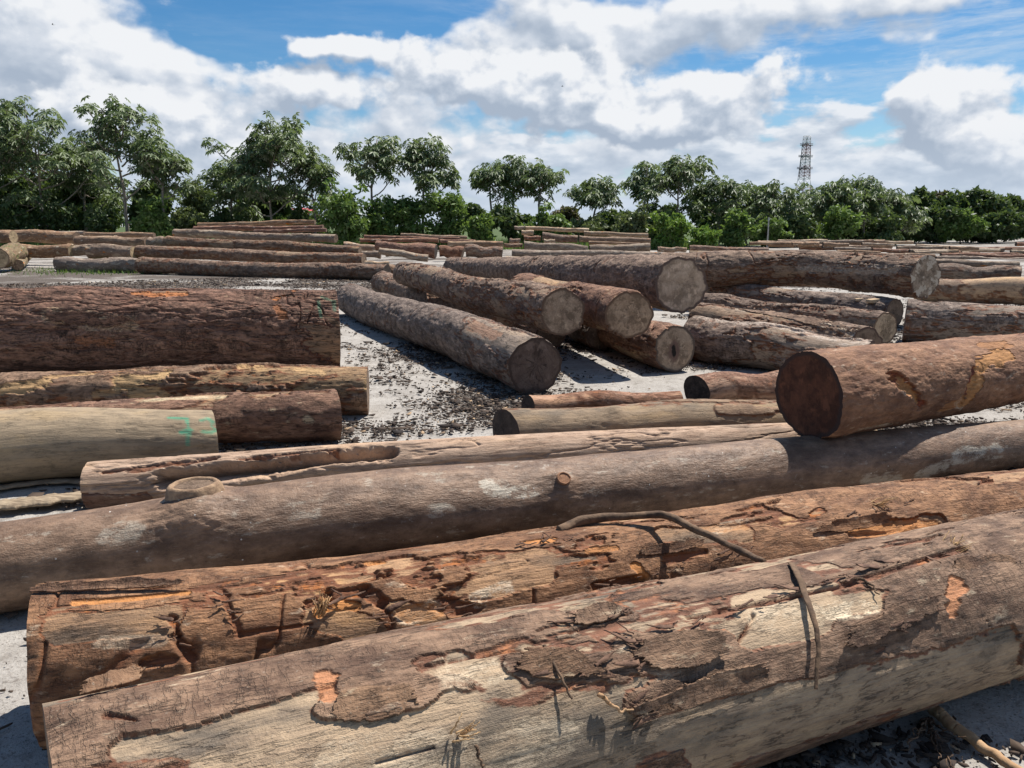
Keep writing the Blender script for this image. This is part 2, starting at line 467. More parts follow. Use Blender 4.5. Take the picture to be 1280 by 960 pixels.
  'label': 'tan stub of a log just right of the dark end of the longest stacked log',
  'group': 'logs strewn in the middle distance',
  'lod': 3,
  'ends': ('brown', 'brown'),
  'seed': 49},
 {'key': 'M3',
  'pts': [[-8.345, 38.75, 0.666, 0.179], [-6.84, 38.75, 0.509, 0.199]],
  'mat': 'fartan',
  'label': 'short tan log in the jumble right of the back left stack',
  'group': 'logs strewn in the middle distance',
  'lod': 3,
  'ends': ('brown', 'brown'),
  'seed': 50},
 {'key': 'M4',
  'pts': [[-6.537, 37.5, 0.696, 0.211], [-3.658, 37.5, 0.431, 0.347]],
  'mat': 'dark',
  'label': 'dark log with a shadowed round end in the middle jumble',
  'group': 'logs strewn in the middle distance',
  'lod': 2,
  'ends': ('pale', 'dark'),
  'seed': 51},
 {'key': 'M5',
  'pts': [[-3.388, 36.25, 0.47, 0.242], [-2.272, 36.25, 0.396, 0.279]],
  'mat': 'dark',
  'label': 'stubby dark log beside the shadowed round end in the middle jumble',
  'group': 'logs strewn in the middle distance',
  'lod': 2,
  'ends': ('brown', 'brown'),
  'seed': 52},
 {'key': 'M6',
  'pts': [[-5.646, 33.125, 0.584, 0.136], [-3.578, 33.125, 0.265, 0.157]],
  'mat': 'farpale',
  'label': 'thin pale flaky log lying in front of the dark round-ended log',
  'group': 'logs strewn in the middle distance',
  'lod': 3,
  'ends': ('brown', 'brown'),
  'seed': 53},
 {'key': 'M7',
  'pts': [[-2.233, 37.5, 0.469, 0.27], [-0.462, 37.5, 0.336, 0.27]],
  'mat': 'greybrown',
  'label': 'short thick log with a dark end at the right of the middle jumble',
  'group': 'logs strewn in the middle distance',
  'lod': 2,
  'ends': ('brown', 'dark'),
  'seed': 54},
 {'key': 'M8',
  'pts': [[-3.485, 42.5, 0.64, 0.157], [-0.479, 42.5, 0.64, 0.157]],
  'mat': 'fartan',
  'label': 'pale log lying behind the short thick log of the middle jumble',
  'group': 'logs strewn in the middle distance',
  'lod': 3,
  'ends': ('brown', 'brown'),
  'seed': 55},
 {'key': 'M9',
  'pts': [[0.0, 36.25, 0.378, 0.171], [6.932, 36.25, 0.267, 0.157]],
  'mat': 'fargrey',
  'label': 'long grey log lying in front of the tidy pile before the trees',
  'group': 'logs strewn in the middle distance',
  'lod': 2,
  'ends': ('brown', 'brown'),
  'seed': 56},
 {'key': 'M10',
  'pts': [[-0.221, 26.8, 0.52, 0.083], [2.207, 26.8, 0.465, 0.083]],
  'mat': 'farpale',
  'label': 'thin pale log just behind the top of the middle pile',
  'group': 'logs strewn in the middle distance',
  'lod': 3,
  'ends': ('brown', 'brown'),
  'seed': 57},
 {'key': 'M11',
  'pts': [[-7.548, 35.0, 0.509, 0.144], [-5.901, 35.0, 0.331, 0.144]],
  'mat': 'fargrey',
  'label': 'short grey log low in the jumble right of the back left stack',
  'group': 'logs strewn in the middle distance',
  'lod': 3,
  'ends': ('brown', 'brown'),
  'seed': 58},
 {'key': 'N0',
  'pts': [[-9.686, 51.175, 0.933, 0.099], [-7.332, 51.175, 0.882, 0.1]],
  'mat': 'farred',
  'label': 'thin reddish log in the low stack before the trees, left of the tidy pile',
  'group': 'reddish logs in the low stack before the trees',
  'lod': 3,
  'ends': ('brown', 'brown'),
  'seed': 59},
 {'key': 'N1',
  'pts': [[-9.756, 50.14, 0.72, 0.113], [-4.724, 50.14, 0.72, 0.123]],
  'mat': 'farred',
  'label': 'thin reddish log in the low stack before the trees, left of the tidy pile',
  'group': 'reddish logs in the low stack before the trees',
  'lod': 3,
  'ends': ('brown', 'brown'),
  'seed': 60},
 {'key': 'N2',
  'pts': [[-4.622, 50.14, 0.695, 0.103], [-2.363, 50.14, 0.644, 0.103]],
  'mat': 'farred',
  'label': 'thin reddish log in the low stack before the trees, left of the tidy pile',
  'group': 'reddish logs in the low stack before the trees',
  'lod': 3,
  'ends': ('brown', 'brown'),
  'seed': 61},
 {'key': 'N3',
  'pts': [[-7.283, 50.83, 0.856, 0.094], [-3.382, 50.83, 0.81, 0.099]],
  'mat': 'farred',
  'label': 'thin reddish log in the low stack before the trees, left of the tidy pile',
  'group': 'reddish logs in the low stack before the trees',
  'lod': 3,
  'ends': ('brown', 'brown'),
  'seed': 62},
 {'key': 'N9',
  'pts': [[-7.356, 51.75, 1.05, 0.101], [-2.966, 51.75, 0.884, 0.101]],
  'mat': 'fartan',
  'label': 'top grey log of the low reddish stack before the trees',
  'group': 'reddish logs in the low stack before the trees',
  'lod': 3,
  'ends': ('brown', 'brown'),
  'seed': 63},
 {'key': 'P0',
  'pts': [[0.67, 43.55, 0.528, 0.25], [4.202, 43.55, 0.33, 0.206]],
  'mat': 'fargrey',
  'label': 'bottom left log of the tidy pile before the trees',
  'group': 'logs of the tidy pile before the trees',
  'lod': 3,
  'ends': ('brown', 'dark'),
  'seed': 64},
 {'key': 'P1',
  'pts': [[4.336, 43.55, 0.352, 0.206], [7.685, 43.55, 0.44, 0.241]],
  'mat': 'fargrey',
  'label': 'bottom right log of the tidy pile before the trees',
  'group': 'logs of the tidy pile before the trees',
  'lod': 3,
  'ends': ('brown', 'dark'),
  'seed': 65},
 {'key': 'P2',
  'pts': [[1.743, 44.85, 1.061, 0.211], [3.765, 44.85, 0.88, 0.211]],
  'mat': 'greybrown',
  'label': 'short dark-ended log jutting from the middle of the tidy pile before the trees',
  'group': 'logs of the tidy pile before the trees',
  'lod': 3,
  'ends': ('brown', 'dark'),
  'seed': 66},
 {'key': 'P3',
  'pts': [[3.89, 45.24, 0.897, 0.176], [8.017, 45.24, 0.76, 0.148]],
  'mat': 'fartan',
  'label': 'long log in the middle right of the tidy pile before the trees',
  'group': 'logs of the tidy pile before the trees',
  'lod': 3,
  'ends': ('brown', 'dark'),
  'seed': 67},
 {'key': 'P4',
  'pts': [[4.258, 46.28, 1.206, 0.114], [8.046, 46.28, 1.09, 0.123]],
  'mat': 'farpale',
  'label': 'long log second from the top of the tidy pile before the trees, right half',
  'group': 'logs of the tidy pile before the trees',
  'lod': 3,
  'ends': ('brown', 'dark'),
  'seed': 68},
 {'key': 'P5',
  'pts': [[0.817, 47.06, 1.492, 0.115], [4.615, 47.06, 1.365, 0.115]],
  'mat': 'farpale',
  'label': 'topmost pale log of the tidy pile before the trees',
  'group': 'logs of the tidy pile before the trees',
  'lod': 3,
  'ends': ('brown', 'dark'),
  'seed': 69},
 {'key': 'P6',
  'pts': [[0.144, 47.06, 1.525, 0.091], [0.769, 47.06, 1.506, 0.091]],
  'mat': 'fargrey',
  'label': 'little stub at the top left corner of the tidy pile before the trees',
  'group': 'logs of the tidy pile before the trees',
  'lod': 3,
  'ends': ('brown', 'dark'),
  'seed': 70},
 {'key': 'P7',
  'pts': [[0.571, 46.54, 1.251, 0.133], [1.284, 46.54, 1.227, 0.133]],
  'mat': 'farpale',
  'label': 'pale stub under the top left corner of the tidy pile before the trees',
  'group': 'logs of the tidy pile before the trees',
  'lod': 3,
  'ends': ('brown', 'dark'),
  'seed': 71},
 {'key': 'P8',
  'pts': [[-0.138, 44.98, 0.788, 0.134], [0.461, 44.98, 0.774, 0.134]],
  'mat': 'greybrown',
  'label': 'grey stub at the left foot of the tidy pile before the trees',
  'group': 'logs of the tidy pile before the trees',
  'lod': 3,
  'ends': ('brown', 'dark'),
  'seed': 72},
 {'key': 'P9',
  'pts': [[-0.451, 43.94, 0.563, 0.108], [0.586, 43.94, 0.541, 0.108]],
  'mat': 'greybrown',
  'label': 'lowest stub at the left foot of the tidy pile before the trees',
  'group': 'logs of the tidy pile before the trees',
  'lod': 3,
  'ends': ('brown', 'dark'),
  'seed': 73},
 {'key': 'P10',
  'pts': [[1.806, 44.07, 0.782, 0.108], [2.438, 44.07, 0.782, 0.108]],
  'mat': 'farpale',
  'label': 'small pale stub under the short dark-ended log of the tidy pile',
  'group': 'logs of the tidy pile before the trees',
  'lod': 3,
  'ends': ('brown', 'dark'),
  'seed': 74},
 {'key': 'P11',
  'pts': [[0.702, 45.76, 0.958, 0.117], [1.686, 45.76, 0.912, 0.117]],
  'mat': 'farred',
  'label': 'reddish stub left of the short dark-ended log of the tidy pile',
  'group': 'logs of the tidy pile before the trees',
  'lod': 3,
  'ends': ('brown', 'dark'),
  'seed': 75},
 {'key': 'P12',
  'pts': [[4.348, 44.2, 0.686, 0.082], [7.249, 44.2, 0.624, 0.072]],
  'mat': 'fartan',
  'label': 'thin log squeezed into the lower right of the tidy pile before the trees',
  'group': 'logs of the tidy pile before the trees',
  'lod': 3,
  'ends': ('brown', 'dark'),
  'seed': 76},
 {'key': 'Q0',
  'pts': [[7.808, 41.8, 0.402, 0.129], [9.355, 41.8, 0.36, 0.129]],
  'mat': 'fartan',
  'label': 'tan log between the tidy pile and the fattest pale-ended log, far back',
  'group': 'low logs along the back right',
  'lod': 3,
  'ends': ('dark', 'dark'),
  'seed': 77},
 {'key': 'Q1',
  'pts': [[9.522, 41.8, 0.466, 0.137], [13.735, 41.8, 0.318, 0.146]],
  'mat': 'greybrown',
  'label': 'long dark log behind the big upper log at the right, far back',
  'group': 'low logs along the back right',
  'lod': 3,
  'ends': ('dark', 'dark'),
  'seed': 78},
 {'key': 'Q2',
  'pts': [[8.78, 38.5, 0.341, 0.079], [12.108, 38.5, 0.243, 0.087]],
  'mat': 'farpale',
  'label': 'thin pale log lying in front of the long dark log far back on the right',
  'group': 'low logs along the back right',
  'lod': 3,
  'ends': ('dark', 'dark'),
  'seed': 79},
 {'key': 'Q3',
  'pts': [[17.209, 50.6, 0.635, 0.124], [20.421, 50.6, 0.656, 0.124]],
  'mat': 'farpale',
  'label': 'pale log highest of those lying before the trees at the right, below the thin post',
  'group': 'low logs along the back right',
  'lod': 3,
  'ends': ('dark', 'dark'),
  'seed': 80},
 {'key': 'Q4',
  'pts': [[16.239, 49.5, 0.467, 0.086], [17.869, 49.5, 0.387, 0.091]],
  'mat': 'fartan',
  'label': 'thin tan log below the left end of the highest pale log at the right',
  'group': 'low logs along the back right',
  'lod': 3,
  'ends': ('dark', 'dark'),
  'seed': 81},
 {'key': 'Q5',
  'pts': [[17.87, 48.95, 0.42, 0.1], [21.085, 48.95, 0.39, 0.1]],
  'mat': 'fartan',
  'label': 'tan log below the right end of the highest pale log at the right',
  'group': 'low logs along the back right',
  'lod': 3,
  'ends': ('dark', 'dark'),
  'seed': 82},
 {'key': 'Q6',
  'pts': [[20.747, 50.6, 0.482, 0.093], [24.281, 50.6, 0.406, 0.119]],
  'mat': 'fartan',
  'label': 'tan log tapering to the left, right of the highest pale log before the trees',
  'group': 'low logs along the back right',
  'lod': 3,
  'ends': ('dark', 'dark'),
  'seed': 83},
 {'key': 'Q7',
  'pts': [[24.428, 49.5, 0.282, 0.096], [27.325, 49.5, 0.267, 0.096]],
  'mat': 'fargrey',
  'label': 'grey log left end of the low stack before the dark trees',
  'group': 'low logs along the back right',
  'lod': 3,
  'ends': ('dark', 'dark'),
  'seed': 84},
 {'key': 'Q8',
  'pts': [[26.486, 51.15, 0.388, 0.089], [31.028, 51.15, 0.129, 0.105]],
  'mat': 'farpale',
  'label': 'topmost pale log of the low stack before the dark trees',
  'group': 'low logs along the back right',
  'lod': 3,
  'ends': ('dark', 'dark'),
  'seed': 85},
 {'key': 'Q9',
  'pts': [[21.344, 46.2, 0.225, 0.104], [23.724, 46.2, 0.141, 0.114]],
  'mat': 'farred',
  'label': 'dark reddish log left of the low stack before the dark trees',
  'group': 'low logs along the back right',
  'lod': 3,
  'ends': ('dark', 'dark'),
  'seed': 86},
 {'key': 'Q10',
  'pts': [[24.199, 46.2, 0.141, 0.095], [26.577, 46.2, 0.094, 0.095]],
  'mat': 'farred',
  'label': 'dark reddish log under the low stack before the dark trees',
  'group': 'low logs along the back right',
  'lod': 3,
  'ends': ('dark', 'dark'),
  'seed': 87},
 {'key': 'Q11',
  'pts': [[26.992, 46.75, 0.047, 0.086], [28.931, 46.75, -0.095, 0.091]],
  'mat': 'farpale',
  'label': 'pale log sloping at the right of the low stack before the dark trees',
  'group': 'low logs along the back right',
  'lod': 3,
  'ends': ('dark', 'dark'),
  'seed': 88},
 {'key': 'Q12',
  'pts': [[29.064, 46.2, -0.056, 0.133], [31.339, 46.2, -0.028, 0.133]],
  'mat': 'greybrown',
  'label': 'dark log at the right edge before the dark trees',
  'group': 'low logs along the back right',
  'lod': 3,
  'ends': ('dark', 'dark'),
  'seed': 89},
 {'key': 'Q13',
  'pts': [[20.991, 38.5, 0.067, 0.083], [25.76, 38.5, -0.05, 0.119]],
  'mat': 'fargrey',
  'label': 'long thin grey log before the right edge, in front of the low stack',
  'group': 'low logs along the back right',
  'lod': 3,
  'ends': ('dark', 'dark'),
  'seed': 90},
 {'key': 'Q14',
  'pts': [[19.514, 47.3, 0.278, 0.092], [21.749, 47.3, 0.249, 0.092]],
  'mat': 'fargrey',
  'label': 'short grey log between the tapering tan log and the dark reddish log at the right',
  'group': 'low logs along the back right',
  'lod': 3,
  'ends': ('dark', 'dark'),
  'seed': 91},
 {'key': 'Q15',
  'pts': [[27.167, 48.84, 0.225, 0.08], [29.297, 48.84, 0.027, 0.085]],
  'mat': 'fartan',
  'label': 'tan log under the topmost pale log before the dark trees',
  'group': 'low logs along the back right',
  'lod': 3,
  'ends': ('dark', 'dark'),
  'seed': 92},
 {'key': 'Q16',
  'pts': [[19.077, 40.7, 0.145, 0.1], [22.096, 40.7, 0.083, 0.1]],
  'mat': 'fartan',
  'label': 'tan log showing just above the big cracked end of the upper log',
  'group': 'low logs along the back right',
  'lod': 3,
  'ends': ('dark', 'dark'),
  'seed': 93},
 {'key': 'Q17',
  'pts': [[22.123, 40.15, 0.144, 0.107], [26.839, 40.15, 0.063, 0.107]],
  'mat': 'farred',
  'label': 'reddish log behind the long thin grey one at the right edge',
  'group': 'low logs along the back right',
  'lod': 3,
  'ends': ('dark', 'dark'),
  'seed': 94},
 {'key': 'Q18',
  'pts': [[12.997, 40.15, 0.206, 0.091], [16.919, 40.15, 0.185, 0.091]],
  'mat': 'fargrey',
  'label': 'grey log peeping over the left half of the big upper log at the right',
  'group': 'low logs along the back right',
  'lod': 3,
  'ends': ('dark', 'dark'),
  'seed': 95},
 {'key': 'Q19',
  'pts': [[17.889, 42.9, 0.227, 0.097], [20.274, 42.9, 0.175, 0.097]],
  'mat': 'fartan',
  'label': 'tan log peeping over the middle of the big upper log at the right',
  'group': 'low logs along the back right',
  'lod': 3,
  'ends': ('dark', 'dark'),
  'seed': 96},
 {'key': 'Q20',
  'pts': [[9.228, 37.4, 0.225, 0.077], [11.921, 37.4, 0.206, 0.085]],
  'mat': 'fartan',
  'label': 'tan log just behind the left end of the big upper log at the right',
  'group': 'low logs along the back right',
  'lod': 3,
  'ends': ('dark', 'dark'),
  'seed': 97},
 {'key': 'Z0',
  'pts': [[15.203, 42.135, 0.17, 0.072], [17.594, 42.135, 0.202, 0.088]],
  'mat': 'fargrey',
  'label': 'small log in the low far heaps along the back right edge of the yard',
  'group': 'small logs of the far right heaps',
  'lod': 3,
  'ends': ('dark', 'pale'),
  'seed': 98},
 {'key': 'Z1',
  'pts': [[28.262, 49.417, 0.171, 0.096], [31.191, 49.417, 0.133, 0.115]],
  'mat': 'fargrey',
  'label': 'small log in the low far heaps along the back right edge of the yard',
  'group': 'small logs of the far right heaps',
  'lod': 3,
  'ends': ('dark', 'pale'),
  'seed': 99},
 {'key': 'Z2',
  'pts': [[18.022, 51.202, 0.375, 0.092], [21.887, 51.202, 0.385, 0.11]],
  'mat': 'fargrey',
  'label': 'small log in the low far heaps along the back right edge of the yard',
  'group': 'small logs of the far right heaps',
  'lod': 3,
  'ends': ('dark', 'pale'),
  'seed': 100},
 {'key': 'Z3',
  'pts': [[14.491, 47.664, 0.588, 0.085], [17.268, 47.664, 0.581, 0.082]],
  'mat': 'fartan',
  'label': 'small log in the low far heaps along the back right edge of the yard',
  'group': 'small logs of the far right heaps',
  'lod': 3,
  'ends': ('dark', 'pale'),
  'seed': 101},
 {'key': 'Z4',
  'pts': [[24.138, 41.079, 0.17, 0.097], [26.703, 41.079, 0.132, 0.085]],
  'mat': 'farred',
  'label': 'small log in the low far heaps along the back right edge of the yard',
  'group': 'small logs of the far right heaps',
  'lod': 3,
  'ends': ('dark', 'pale'),
  'seed': 102},
 {'key': 'Z5',
  'pts': [[19.04, 44.17, 0.17, 0.084], [20.732, 44.17, 0.133, 0.074]],
  'mat': 'fartan',
  'label': 'small log in the low far heaps along the back right edge of the yard',
  'group': 'small logs of the far right heaps',
  'lod': 3,
  'ends': ('dark', 'pale'),
  'seed': 103},
 {'key': 'Z6',
  'pts': [[23.101, 51.972, 0.588, 0.091], [26.722, 51.972, 0.56, 0.088]],
  'mat': 'farpale',
  'label': 'small log in the low far heaps along the back right edge of the yard',
  'group': 'small logs of the far right heaps',
  'lod': 3,
  'ends': ('dark', 'pale'),
  'seed': 104},
 {'key': 'Z7',
  'pts': [[23.392, 45.853, 0.171, 0.103], [25.665, 45.853, 0.178, 0.096]],
  'mat': 'fargrey',
  'label': 'small log in the low far heaps along the back right edge of the yard',
  'group': 'small logs of the far right heaps',
  'lod': 3,
  'ends': ('dark', 'pale'),
  'seed': 105},
 {'key': 'Z8',
  'pts': [[12.928, 41.678, 0.17, 0.088], [14.807, 41.678, 0.131, 0.073]],
  'mat': 'farpale',
  'label': 'small log in the low far heaps along the back right edge of the yard',
  'group': 'small logs of the far right heaps',
  'lod': 3,
  'ends': ('dark', 'pale'),
  'seed': 106},
 {'key': 'Z9',
  'pts': [[15.747, 41.282, 0.17, 0.098], [18.626, 41.282, 0.123, 0.093]],
  'mat': 'fargrey',
  'label': 'small log in the low far heaps along the back right edge of the yard',
  'group': 'small logs of the far right heaps',
  'lod': 3,
  'ends': ('dark', 'pale'),
  'seed': 107},
 {'key': 'Z10',
  'pts': [[12.327, 44.179, 0.17, 0.088], [15.606, 44.179, 0.122, 0.095]],
  'mat': 'fartan',
  'label': 'small log in the low far heaps along the back right edge of the yard',
  'group': 'small logs of the far right heaps',
  'lod': 3,
  'ends': ('dark', 'pale'),
  'seed': 108},
 {'key': 'Z11',
  'pts': [[16.478, 43.106, 0.17, 0.08], [18.457, 43.106, 0.153, 0.076]],
  'mat': 'fartan',
  'label': 'small log in the low far heaps along the back right edge of the yard',
  'group': 'small logs of the far right heaps',
  'lod': 3,
  'ends': ('dark', 'pale'),
  'seed': 109},
 {'key': 'Z12',
  'pts': [[11.446, 41.493, 0.17, 0.096], [13.53, 41.493, 0.12, 0.088]],
  'mat': 'farred',
  'label': 'small log in the low far heaps along the back right edge of the yard',
  'group': 'small logs of the far right heaps',
  'lod': 3,
  'ends': ('dark', 'pale'),
  'seed': 110},
 {'key': 'Z13',
  'pts': [[29.231, 45.663, 0.171, 0.077], [30.852, 45.663, 0.14, 0.097]],
  'mat': 'farpale',
  'label': 'small log in the low far heaps along the back right edge of the yard',
  'group': 'small logs of the far right heaps',
  'lod': 3,
  'ends': ('dark', 'pale'),
  'seed': 111},
 {'key': 'Z14',
  'pts': [[23.476, 47.009, 0.171, 0.079], [25.716, 47.009, 0.13, 0.089]],
  'mat': 'farred',
  'label': 'small log in the low far heaps along the back right edge of the yard',
  'group': 'small logs of the far right heaps',
  'lod': 3,
  'ends': ('dark', 'pale'),
  'seed': 112},
 {'key': 'Z15',
  'pts': [[22.318, 43.203, 0.17, 0.086], [24.169, 43.203, 0.202, 0.086]],
  'mat': 'farpale',
  'label': 'small log in the low far heaps along the back right edge of the yard',
  'group': 'small logs of the far right heaps',
  'lod': 3,
  'ends': ('dark', 'pale'),
  'seed': 113},
 {'key': 'Z16',
  'pts': [[23.531, 45.706, 0.171, 0.076], [26.177, 45.706, 0.184, 0.084]],
  'mat': 'farpale',
  'label': 'small log in the low far heaps along the back right edge of the yard',
  'group': 'small logs of the far right heaps',
  'lod': 3,
  'ends': ('dark', 'pale'),
  'seed': 114},
 {'key': 'Z17',
  'pts': [[25.581, 45.588, 0.375, 0.077], [27.275, 45.588, 0.326, 0.096]],
  'mat': 'fartan',
  'label': 'small log in the low far heaps along the back right edge of the yard',
  'group': 'small logs of the far right heaps',
  'lod': 3,
  'ends': ('dark', 'pale'),
  'seed': 115},
 {'key': 'Z18',
  'pts': [[21.531, 50.91, 0.172, 0.087], [24.464, 50.91, 0.191, 0.12]],
  'mat': 'farpale',
  'label': 'small log in the low far heaps along the back right edge of the yard',
  'group': 'small logs of the far right heaps',
  'lod': 3,
  'ends': ('dark', 'pale'),
  'seed': 116},
 {'key': 'Z19',
  'pts': [[19.186, 48.226, 0.375, 0.1], [22.871, 48.226, 0.35, 0.106]],
  'mat': 'fargrey',
  'label': 'small log in the low far heaps along the back right edge of the yard',
  'group': 'small logs of the far right heaps',
  'lod': 3,
  'ends': ('dark', 'pale'),
  'seed': 117},
 {'key': 'Z20',
  'pts': [[18.049, 45.314, 0.588, 0.11], [19.551, 45.314, 0.536, 0.099]],
  'mat': 'fartan',
  'label': 'small log in the low far heaps along the back right edge of the yard',
  'group': 'small logs of the far right heaps',
  'lod': 3,
  'ends': ('dark', 'pale'),
  'seed': 118},
 {'key': 'Z21',
  'pts': [[20.065, 47.815, 0.375, 0.081], [23.302, 47.815, 0.397, 0.103]],
  'mat': 'fartan',
  'label': 'small log in the low far heaps along the back right edge of the yard',
  'group': 'small logs of the far right heaps',
  'lod': 3,
  'ends': ('dark', 'pale'),
  'seed': 119},
 {'key': 'Z22',
  'pts': [[20.372, 45.441, 0.588, 0.075], [22.261, 45.441, 0.54, 0.075]],
  'mat': 'fargrey',
  'label': 'small log in the low far heaps along the back right edge of the yard',
  'group': 'small logs of the far right heaps',
  'lod': 3,
  'ends': ('dark', 'pale'),
  'seed': 120},
 {'key': 'Z23',
  'pts': [[15.715, 49.909, 0.588, 0.104], [19.71, 49.909, 0.54, 0.09]],
  'mat': 'fartan',
  'label': 'small log in the low far heaps along the back right edge of the yard',
  'group': 'small logs of the far right heaps',
  'lod': 3,
  'ends': ('dark', 'pale'),
  'seed': 121},
 {'key': 'Z24',
  'pts': [[20.078, 50.809, 0.588, 0.102], [24.248, 50.809, 0.621, 0.112]],
  'mat': 'fartan',
  'label': 'small log in the low far heaps along the back right edge of the yard',
  'group': 'small logs of the far right heaps',
  'lod': 3,
  'ends': ('dark', 'pale'),
  'seed': 122},
 {'key': 'Z25',
  'pts': [[22.988, 50.512, 0.172, 0.086], [24.566, 50.512, 0.123, 0.121]],
  'mat': 'fargrey',
  'label': 'small log in the low far heaps along the back right edge of the yard',
  'group': 'small logs of the far right heaps',
  'lod': 3,
  'ends': ('dark', 'pale'),
  'seed': 123},
 {'key': 'Z26',
  'pts': [[29.351, 50.103, 0.171, 0.101], [33.602, 50.103, 0.191, 0.122]],
  'mat': 'farred',
  'label': 'small log in the low far heaps along the back right edge of the yard',
  'group': 'small logs of the far right heaps',
  'lod': 3,
  'ends': ('dark', 'pale'),
  'seed': 124},
 {'key': 'Z27',
  'pts': [[16.643, 46.353, 0.588, 0.08], [18.233, 46.353, 0.567, 0.11]],
  'mat': 'fartan',
  'label': 'small log in the low far heaps along the back right edge of the yard',
  'group': 'small logs of the far right heaps',
  'lod': 3,
  'ends': ('dark', 'pale'),
  'seed': 125},
 {'key': 'Z28',
  'pts': [[29.424, 45.575, 0.588, 0.108], [30.908, 45.575, 0.607, 0.086]],
  'mat': 'farred',
  'label': 'small log in the low far heaps along the back right edge of the yard',
  'group': 'small logs of the far right heaps',
  'lod': 3,
  'ends': ('dark', 'pale'),
  'seed': 126},
 {'key': 'Z29',
  'pts': [[21.42, 49.782, 0.171, 0.088], [23.936, 49.782, 0.141, 0.095]],
  'mat': 'fargrey',
  'label': 'small log in the low far heaps along the back right edge of the yard',
  'group': 'small logs of the far right heaps',
  'lod': 3,
  'ends': ('dark', 'pale'),
  'seed': 127},
 {'key': 'Z30',
  'pts': [[19.071, 51.711, 0.172, 0.085], [22.705, 51.711, 0.181, 0.108]],
  'mat': 'farred',
  'label': 'small log in the low far heaps along the back right edge of the yard',
  'group': 'small logs of the far right heaps',
  'lod': 3,
  'ends': ('dark', 'pale'),
  'seed': 128},
 {'key': 'Z31',
  'pts': [[26.981, 47.611, 0.171, 0.094], [29.799, 47.611, 0.181, 0.087]],
  'mat': 'farpale',
  'label': 'small log in the low far heaps along the back right edge of the yard',
  'group': 'small logs of the far right heaps',
  'lod': 3,
  'ends': ('dark', 'pale'),
  'seed': 129},
 {'key': 'Z32',
  'pts': [[30.722, 47.894, 0.171, 0.091], [33.815, 47.894, 0.121, 0.097]],
  'mat': 'fartan',
  'label': 'small log in the low far heaps along the back right edge of the yard',
  'group': 'small logs of the far right heaps',
  'lod': 3,
  'ends': ('dark', 'pale'),
  'seed': 130},
 {'key': 'Z33',
  'pts': [[19.501, 50.543, 0.588, 0.101], [22.758, 50.543, 0.615, 0.115]],
  'mat': 'fargrey',
  'label': 'small log in the low far heaps along the back right edge of the yard',
  'group': 'small logs of the far right heaps',
  'lod': 3,
  'ends': ('dark', 'pale'),
  'seed': 131},
 {'key': 'Y0',
  'pts': [[-1.778, 40.761, 0.345, 0.081], [-0.576, 40.761, 0.316, 0.083]],
  'mat': 'fargrey',
  'label': 'small log in the far jumble right of the back left stack',
  'group': 'small logs of the far middle jumble',
  'lod': 3,
  'ends': ('dark', 'brown'),
  'seed': 132},
 {'key': 'Y1',
  'pts': [[-8.729, 47.115, 0.171, 0.118], [-7.353, 47.115, 0.131, 0.103]],
  'mat': 'fargrey',
  'label': 'small log in the far jumble right of the back left stack',
  'group': 'small logs of the far middle jumble',
  'lod': 3,
  'ends': ('dark', 'brown'),
  'seed': 133},
 {'key': 'Y2',
  'pts': [[-6.523, 40.208, 0.169, 0.096], [-4.367, 40.208, 0.145, 0.078]],
  'mat': 'fargrey',
  'label': 'small log in the far jumble right of the back left stack',
  'group': 'small logs of the far middle jumble',
  'lod': 3,
  'ends': ('dark', 'brown'),
  'seed': 134},
 {'key': 'Y3',
  'pts': [[-3.735, 49.347, 0.171, 0.141], [-2.053, 49.347, 0.149, 0.141]],
  'mat': 'fartan',
  'label': 'small log in the far jumble right of the back left stack',
  'group': 'small logs of the far middle jumble',
  'lod': 3,
  'ends': ('dark', 'brown'),
  'seed': 135},
 {'key': 'Y4',
  'pts': [[-4.169, 49.559, 0.171, 0.116], [-2.504, 49.559, 0.13, 0.103]],
  'mat': 'farred',
  'label': 'small log in the far jumble right of the back left stack',
  'group': 'small logs of the far middle jumble',
  'lod': 3,
  'ends': ('dark', 'brown'),
  'seed': 136},
 {'key': 'Y5',
  'pts': [[-8.141, 48.99, 0.346, 0.102], [-4.892, 48.99, 0.337, 0.102]],
  'mat': 'fargrey',
  'label': 'small log in the far jumble right of the back left stack',
  'group': 'small logs of the far middle jumble',
  'lod': 3,
  'ends': ('dark', 'brown'),
  'seed': 137},
 {'key': 'Y6',
  'pts': [[-7.278, 40.573, 0.345, 0.092], [-4.551, 40.573, 0.343, 0.109]],
  'mat': 'fargrey',
  'label': 'small log in the far jumble right of the back left stack',
  'group': 'small logs of the far middle jumble',
  'lod': 3,
  'ends': ('dark', 'brown'),
  'seed': 138},
 {'key': 'Y7',
  'pts': [[-6.279, 44.234, 0.345, 0.106], [-4.768, 44.234, 0.322, 0.11]],
  'mat': 'fargrey',
  'label': 'small log in the far jumble right of the back left stack',
  'group': 'small logs of the far middle jumble',
  'lod': 3,
  'ends': ('dark', 'brown'),
  'seed': 139},
 {'key': 'Y8',
  'pts': [[-6.144, 41.441, 0.17, 0.08], [-4.781, 41.441, 0.129, 0.119]],
  'mat': 'fargrey',
  'label': 'small log in the far jumble right of the back left stack',
  'group': 'small logs of the far middle jumble',
  'lod': 3,
  'ends': ('dark', 'brown'),
  'seed': 140},
 {'key': 'B1',
  'pts': [[4.75, 5.35, 0.165, 0.165], [5.15, 7.5, 0.17, 0.17]],
  'mat': 'greybrown',
  'label': 'short grey log propping up the far end of the orange-brown log',
  'group': None,
  'lod': 2,
  'ends': ('brown', 'brown'),
  'seed': 501}]
